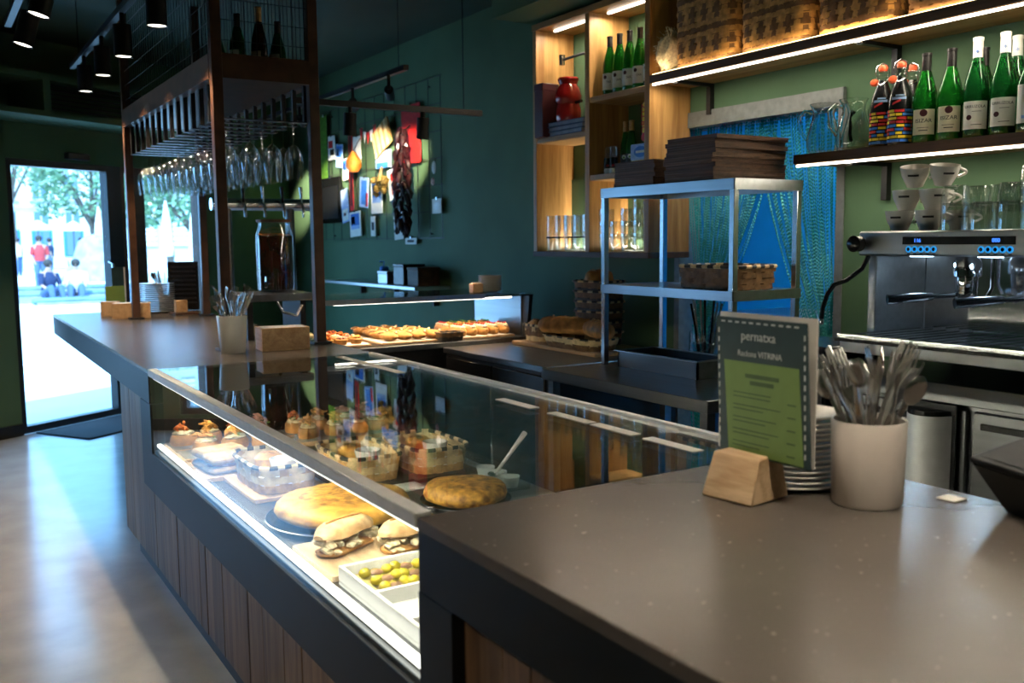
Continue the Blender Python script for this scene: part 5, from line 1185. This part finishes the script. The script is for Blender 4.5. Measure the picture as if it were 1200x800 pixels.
def track(label, p0, p1, hang):
    t = T('light_track', label, 'light track', (0, 0, 0)); MB().box(min(p0[0], p1[0])-.017, min(p0[1], p1[1])-.017, p0[2], max(p0[0], p1[0])+.017, max(p0[1], p1[1])+.017, p0[2]+.032).build('rail', 'blackmetal', t, smooth=False)
    for q in hang: MB().tube([(q[0], q[1], p0[2]+.032), (q[0], q[1], HC)], .003, 5).build('suspension_wire', 'blackmetal', t)
track('black light track beside the mesh of the glass rack', (.22, 2.3, 2.62), (.22, 5.6, 2.62), ((.22, 2.6), (.22, 5.3)))
for i, y in enumerate((2.97, 3.78, 4.42, 5.09)):
    spot((.22, y, 2.40), (.22, y, 0), 48, ('black cylinder spotlight over the near corner of the glass rack', 'black cylinder spotlight, second along the glass rack', 'black cylinder spotlight, third along the glass rack', 'black cylinder spotlight at the far end of the glass rack')[i], (1, .74, .48), size=R(106), blend=.35, top=2.62)
track('black light track over the customer floor', (-.25, 2.2, 2.62), (-.25, 4.4, 2.62), ((-.25, 2.4), (-.25, 4.2)))
for i, (x, y) in enumerate(((-.26, 3.0), (-.22, 3.7))): spot((-.25, y, 2.40), (-.9, y, 0), 14, ('black cylinder spotlight over the customer floor, nearer the camera end', 'black cylinder spotlight over the customer floor, nearer the door')[i], size=R(60), top=2.62)
track('black light track crossing above the pastry case', (1.0, 3.40, 2.17), (2.10, 3.40, 2.17), ((1.05, 3.40), (2.0, 3.40)))
for i, x in enumerate((1.29, 1.73)): spot((x, 3.40, 2.02), (x, 3.55, .9), 70, ('black spotlight on the cross track nearer the brown post', 'black spotlight on the cross track in front of the red banner')[i], L_=.12, r=.035, size=R(60), top=2.17)
track('black light track running along the souvenir wall', (1.90, 3.96, 2.50), (1.90, 7.0, 2.50), ((1.90, 4.05), (1.90, 6.5)))
for i, (y, ty, tz) in enumerate(((4.25, 5.45, 2.05), (4.84, 6.0, 2.1), (5.9, 6.9, 2.0), (6.9, 7.75, 1.9))):
    spot((1.93, y, 2.38), (2.60, ty, tz), 480, ('black angled spotlight aimed at the pepper string', 'black angled spotlight aimed at the woven tray', 'black angled spotlight aimed at the photo cards', 'black angled spotlight aimed at the bare wall corner')[i], (1, .86, .62), size=R(26), blend=.7, L_=.12, r=.03, top=2.50)
# unseen lamps added above the viewer to light the near worktop
track('unseen black light track added to light the near worktop', (.35, -2.2, 2.62), (.35, 1.6, 2.62), ((.35, -1.8), (.35, 1.2)))
for i, (x, y, e) in enumerate(((.35, -1.9, 85), (.35, -1.05, 80), (.35, -.1, 26), (.35, 1.3, 8))): spot((x, y, 2.40), (x+.25, y, .95), e, 'unseen black cylinder spotlight added to light the near worktop', (1, .85, .66), R(85), .8, .05, top=2.62)

track('unseen black light track added to light the front of the bar', (-1.5, -1.5, 2.62), (-1.5, 3.0, 2.62), ((-1.5, -1.2), (-1.5, 2.7)))  # added track outside the view; its spots warm the bar planks
for i, y in enumerate((-.8, .6, 2.0)): spot((-1.5, y, 2.40), (.0, y+.35, .30), 40, 'unseen black cylinder spotlight added to light the front of the bar', (1, .80, .56), R(62), .8, .05, top=2.62)
# ------------------------------------------------------------------ chain curtain in the kitchen doorway
def chain_curtain(label, tops, gy, gz, spread):
    V, F = [], []; rd = random.Random(int(gy*100))
    for yt in tops:
        k = rd.uniform(-1, 1); g_ = (gy+k*spread, gz+rd.uniform(-.04, .04)); pts = []
        for i in range(75):
            u = i/74; sag = .10*math.sin(u*math.pi)
            pts.append((yt+(g_[0]-yt)*(u**1.4), 1.995+(g_[1]-1.995)*u-sag*abs(yt-g_[0])))
        for i in range(int(g_[1]/.022)-2): pts.append((g_[0]+.01*math.sin(i*.3+k*3), g_[1]-.022*(i+1)))
        x = WX+.05+rd.uniform(-.03, .03); acc = 0; prev = pts[0]
        for (y, z) in pts:
            d_ = math.hypot(y-prev[0], z-prev[1])
            acc += d_; prev = (y, z)
            if acc < .013 and d_ > 0: continue
            acc = 0; n = len(V); a, h_ = .0052, .0085
            V += [(x-a, y, z), (x, y-a, z), (x+a, y, z), (x, y+a, z), (x, y, z+h_), (x, y, z-h_)]
            for q in range(4): F += [(n+q, n+(q+1) % 4, n+4), (n+(q+1) % 4, n+q, n+5)]
    me = bpy.data.meshes.new('chain_curtain'); me.from_pydata(V, [], F); me.materials.append(M['chain']); o = ob('chain_curtain', me); o['kind'] = 'stuff'
    tag(o, label, 'curtain')
chain_curtain('turquoise chain curtain swept to the oak cabinet side of the kitchen doorway', [2.215-.0095*i for i in range(62)], 2.10, 1.0, .05)
chain_curtain('turquoise chain curtain swept to the espresso side of the kitchen doorway', [1.74-.0082*i for i in range(62)], 1.285, .85, .035)
tag(MB().box(WX+.045, 1.24, 1.995, WX+.06, 2.22, 2.0).build('curtain_rail', 'steelv'), 'thin steel rail carrying the chain curtain under the lintel', 'rail')

# ------------------------------------------------------------------ the square outside
M['pave'] = mat('pale_sunlit_paving', (.62, .62, .60), .7, var=.08, scale=.8)
M['facade'] = mat('white_stucco', (.72, .72, .70), .8, var=.05, scale=.5)
M['winglass'] = mat('dim_window_glass', (.10, .16, .22), .15)
M['leaf'] = mat('tree_leaf', (.13, .24, .12), .6, var=.4, scale=3)
M['bark'] = mat('tree_bark', (.10, .075, .055), .8, var=.3, scale=8)
M['canvas'] = mat('white_canvas', (.80, .80, .78), .7)
M['stoneg'] = mat('weathered_grey_stone', (.30, .31, .33), .7, var=.2, scale=4)
M['logblue'] = mat('slate_blue_step', (.12, .20, .34), .5, var=.2, scale=2)
M['skin'] = mat('skin', (.45, .26, .18), .6); M['hair'] = mat('dark_hair', (.03, .02, .015), .6)
M['navy'] = mat('navy_cotton', (.015, .025, .07), .8); M['shirt'] = mat('white_cotton', (.7, .7, .68), .8); M['redc'] = mat('red_cotton', (.5, .05, .05), .8); M['denim'] = mat('denim', (.08, .13, .25), .8)
g0 = MB(); g0.prism([(XL-6, yl-3.6), (WX+20, yr+12.8), (70, 140), (-60, 140), (-60, yl-3.6)], -.12, -.02); struct('ground_square', g0, 'pave')
struct('ground_threshold', MB().box(-4, .07, -.1, 4, 1.2, -.005).xf(FAR), 'pave')
bl = T('town_building', 'white stuccoed town building with tall windows across the square', 'building', (0, 0, 0))
MB().box(-14, 100, 0, 13.9, 112, 18).build('wall', 'facade', bl, smooth=False)
for k, z in enumerate((4.9, 9.3, 13.6)):
    MB().box(-14, 99.6, z, 13.9, 100, z+.35).build('cornice', 'facade', bl, smooth=False)
for zi, (z0, z1) in enumerate(((.2, 2.9), (5.6, 8.2), (10.0, 12.6), (14.2, 16.6), (3.2, 4.6))):
    for i in range(10):
        x = -12.6+i*2.75
        if zi == 0: f_ = MB().box(x-.9, 99.9, z0, x+.9, 100.02, z1).build('shop_front', 'bluep', bl, smooth=False)
        else: f_ = MB().box(x-.75, 99.9, z0, x+.75, 100.02, z1).build('window', 'facade', bl, smooth=False)
        for s_ in (-1, 1): MB().box(x+s_*.34-.28, 99.86, z0+.1, x+s_*.34+.28, 99.9, z1-.1).build('pane', 'winglass', f_, smooth=False)
        if zi in (1, 2): MB().box(x-.95, 99.3, z0-.25, x+.95, 99.9, z0-.1).build('balcony', 'stoneg', f_, smooth=False)
bl = T('town_building', 'pale grey building with closed shutters beside the white one', 'building', (0, 0, 0))
MB().box(14.1, 98, 0, 40, 112, 20).build('wall', mat('blue_grey_stucco', (.45, .50, .55), .8), bl, smooth=False)
for zi in range(4):
    for i in range(8):
        x = 15.6+i*3.1; f_ = MB().box(x-.8, 97.9, 1+zi*4.4, x+.8, 98.02, 3.7+zi*4.4).build('shutter', 'stoneg', bl, smooth=False)
        for k in range(5): MB().box(x-.75, 97.85, 1.15+zi*4.4+k*.5, x+.75, 97.9, 1.5+zi*4.4+k*.5).build('slat', 'facade', f_, smooth=False)
def tree(label, x, y, h0, rx, rz, n, seed, lights=False):
    t = T('tree', label, 'tree', (x, y, 0)); rd = random.Random(seed)
    MB().tube([(0, 0, 0), (.05, 0, h0*.5), (-.05, .05, h0), (.0, 0, h0+rz)], [.20, .16, .13, .05], 8).build('trunk', 'bark', t)
    for i in range(5): a = i*1.26; MB().tube([(0, 0, h0*.9), (rx*.35*math.cos(a), rx*.35*math.sin(a), h0+rz*.5), (rx*.7*math.cos(a), rx*.7*math.sin(a), h0+rz*.9)], [.09, .06, .02], 6).build('branch', 'bark', t)
    V, F = [], []
    for i in range(n):
        a, e, q = rd.uniform(0, 6.28), rd.uniform(-.5, 1.4), rd.uniform(.35, 1)**.5
        c = Vector((rx*q*math.cos(a)*math.cos(e), rx*q*math.sin(a)*math.cos(e), h0+rz*.6+rz*q*math.sin(e))); s = rd.uniform(.09, .2)
        u = Vector((rd.uniform(-1, 1), rd.uniform(-1, 1), rd.uniform(-1, 1))).normalized(); v = u.orthogonal().normalized(); k = len(V)
        V += [c-u*s, c+v*s*.5, c+u*s, c-v*s*.5]; F.append((k, k+1, k+2, k+3))
    me = bpy.data.meshes.new('crown'); me.from_pydata(V, [], F); me.materials.append(M['leaf']); o = ob('crown', me, t); o['kind'] = 'stuff'
    if lights:
        for i in range(10): a = i*1.1; MB().blob((rx*.8*math.cos(a), rx*.8*math.sin(a)-.5, h0+rz*(.2+.08*(i % 5))), .07, 0, 1).build('bulb', 'lens', t)
tree('leafy tree with a dark trunk beside the grey planter on the square', 5.6, 42, 2.2, 2.4, 2.6, 2600, 1)
tree('leafy tree hung with round bulbs seen through the window', 8.4, 36, 1.7, 2.8, 2.2, 3400, 2, True)
tree('pale leafy tree in front of the white building', 3.6, 56, 4.0, 2.6, 3.0, 2200, 3)
tree('broad leafy tree at the far side of the square beyond the parasols', 13.0, 62, 3.0, 4.0, 3.5, 3000, 5)
def parasol(label, x, y, closed=True):
    t = T('parasol', label, 'parasol', (x, y, 0), 0, 'parasols on the square'); MB().tube([(0, 0, 0), (0, 0, 2.9)], .03, 6).build('pole', 'bark', t); MB().lathe([(.3, 0), (.3, .06), (.04, .1)], 12, (0, 0, 0), True).build('base', 'stoneg', t)
    if closed: MB().lathe([(.17, 1.0), (.22, 1.25), (.14, 2.2), (.03, 2.85)], 10).build('canopy', 'canvas', t)
    else: MB().lathe([(1.0, 2.25), (.98, 2.3), (.05, 2.85)], 8).build('canopy', 'canvas', t)
for i, (x, y, c, lb) in enumerate(((5.2, 38, True, 'closed white parasol beside the dark-trunked tree'), (6.4, 32, True, 'closed white parasol in front of the bulb-hung tree'), (7.2, 31.5, True, 'closed white parasol to the side of the bulb-hung tree'), (7.75, 30, True, 'closed white parasol seen at the window frame edge'), (3.2, 60, False, 'open white parasol over the cafe tables'), (5.4, 62, False, 'open white parasol before the shop fronts'), (7.6, 64, False, 'open white parasol at the corner of the buildings'))): parasol(lb, x, y, c)
t = T('stone_planter', 'weathered grey stone planter mound near the round steps', 'planter', (4.05, 31, 0)); MB().lathe([(1.2, 0), (1.1, .35), (.75, .9), (.55, 1.5), (.3, 1.7), (0, 1.75)], 16).build('stone_cone', 'stoneg', t); MB().lathe([(1.5, 0), (1.5, .25), (1.2, .28)], 16).build('kerb', 'facade', t)
for i in range(3): 
    t = T('round_step', ('lowest slate-blue rounded bench step on the square', 'middle slate-blue rounded bench step the pair sit on', 'topmost slate-blue rounded bench step on the square')[i], 'step', (0, 24.0+i*.95, 0), 0, 'rounded bench steps')
    b = MB(); x0 = 1.5-.3*i; b.tube([(x0, 0, .07+.11*i), (x0+.05, 0, .07+.11*i), (4.4, 0, .07+.11*i), (4.5, 0, .07+.11*i)], [.05, .085, .085, .05], 12); b.build('bolster', 'logblue', t); MB().box(x0+.1, -.2, -.02, 4.4, .4, .04+.11*i).build('base', 'stoneg', t)
def person(label, loc, rz, seated, top, bottom, seed=0):
    """one skinned body; clothes are snug shells over it"""
    t = T('person', label, 'person', loc, rz); rd = random.Random(seed)
    hz = .26 if seated else .92
    J = {'pel': (0, 0, hz), 'chest': (0, -.04 if seated else 0, hz+.36), 'neck': (0, -.05 if seated else 0, hz+.54), 'head': (0, -.07 if seated else -.01, hz+.68)}
    chains = [['pel', 'chest', 'neck', 'head']]; rad = {'pel': .15, 'chest': .155, 'neck': .055, 'head': .095}
    for s in (-1, 1):
        q = str(s)
        if seated: pts = {'hip': (s*.10, -.02, hz-.02), 'kn': (s*.13, -.40, hz+.14), 'an': (s*.13, -.50, .09), 'toe': (s*.14, -.64, .04)}
        else: pts = {'hip': (s*.09, 0, hz-.05), 'kn': (s*.10, -.03, .50), 'an': (s*.10, .02, .09), 'toe': (s*.12, -.13, .04)}
        arm = {'sh': (s*.18, J['chest'][1], hz+.46), 'el': (s*.24, J['chest'][1]-(.10 if seated else .02), hz+.20), 'wr': (s*.16, -.30 if seated else -.08, hz+(.10 if seated else -.04)), 'hd': (s*.12, -.38 if seated else -.10, hz+(.08 if seated else -.13))}
        for d2, rr in ((pts, (.09, .062, .042, .035)), (arm, (.065, .045, .032, .03))):
            for (k, p), r_ in zip(d2.items(), rr): J[k+q] = p; rad[k+q] = r_
        chains += [['pel']+[k+q for k in pts], ['chest']+[k+q for k in arm]]
    names = list(J); me = bpy.data.meshes.new('body'); es = {tuple(sorted((names.index(a), names.index(b)))) for c in chains for a, b in zip(c[:-1], c[1:])}
    me.from_pydata([J[k] for k in names], list(es), []); o = ob('body', me, t); me.materials.append(M['skin'])
    sk = o.modifiers.new('skin', 'SKIN'); 
    for i, k in enumerate(names): me.skin_vertices[0].data[i].radius = (rad[k], rad[k])
    me.skin_vertices[0].data[0].use_root = True; sub = o.modifiers.new('sub', 'SUBSURF'); sub.levels = 1; sub.render_levels = 1
    b = MB(); b.tube([Vector(J['pel']), (Vector(J['pel'])+Vector(J['chest']))/2, Vector(J['chest']), Vector(J['neck'])-Vector((0, 0, .02))], [.165, .17, .19, .10], 12)
    for s in ('-1', '1'): b.tube([J['sh'+s], (Vector(J['sh'+s])+Vector(J['el'+s]))/2, Vector(J['el'+s])], [.085, .07, .062], 8)
    b.build('shirt', top, t); b = MB()
    for s in ('-1', '1'): b.tube([J['pel'], J['hip'+s], J['kn'+s], J['an'+s]], [.15, .115, .08, .06], 10)
    b.build('trousers', bottom, t); h_ = Vector(J['head'])
    MB().blob(h_+Vector((0, .02, .05)), .115, .04, 2, seed, (1, 1.05, .95)).build('hair', 'hair', t)
    b = MB(); b.blob(h_+Vector((0, -.105, 0)), .018, 0, 1, 0, (.7, 1, 1.2)); b.build('nose', 'skin', t)
    for s in (-1, 1): MB().blob(h_+Vector((s*.037, -.092, .025)), .010, 0, 1).build('eye', 'inkdk', t)
person('seated person in a dark navy top and cap on the round steps', (1.95, 24.72, -.02), R(20), True, 'navy', 'denim', 1)
person('seated person in a white shirt beside the one in navy', (2.62, 24.85, -.02), R(-10), True, 'shirt', 'denim', 2)
for i, (x, y, tp, lb) in enumerate(((2.6, 33, 'redc', 'standing person in a red top behind the seated pair'), (3.0, 46, 'shirt', 'standing person in white near the open parasols'), (4.4, 47, 'navy', 'standing person in navy near the open parasols'), (5.6, 46, 'redc', 'standing person in red near the shop fronts'), (7.4, 31, 'shirt', 'standing person in white near the closed parasols'), (8.0, 32, 'navy', 'standing person in navy at the window edge'))): person(lb, (x, y, -.02), R(40*i), False, tp, 'denim', i+3)
for i, (x, y) in enumerate(((3.6, 44), (4.9, 45), (6.4, 44), (2.6, 48))):
    t = T('cafe_table', ('round cafe table behind the seated pair', 'round cafe table beside the person in navy', 'round cafe table nearest the grey building', 'round cafe table nearest the pale tree')[i], 'table', (x, y, -.02), 0, 'cafe tables on the square'); MB().lathe([(0, .72), (.45, .72), (.45, .75), (0, .75)], 16).build('table_top', 'canvas', t); MB().lathe([(.25, 0), (.03, .05), (.03, .72)], 10).build('pedestal', 'blackmetal', t)
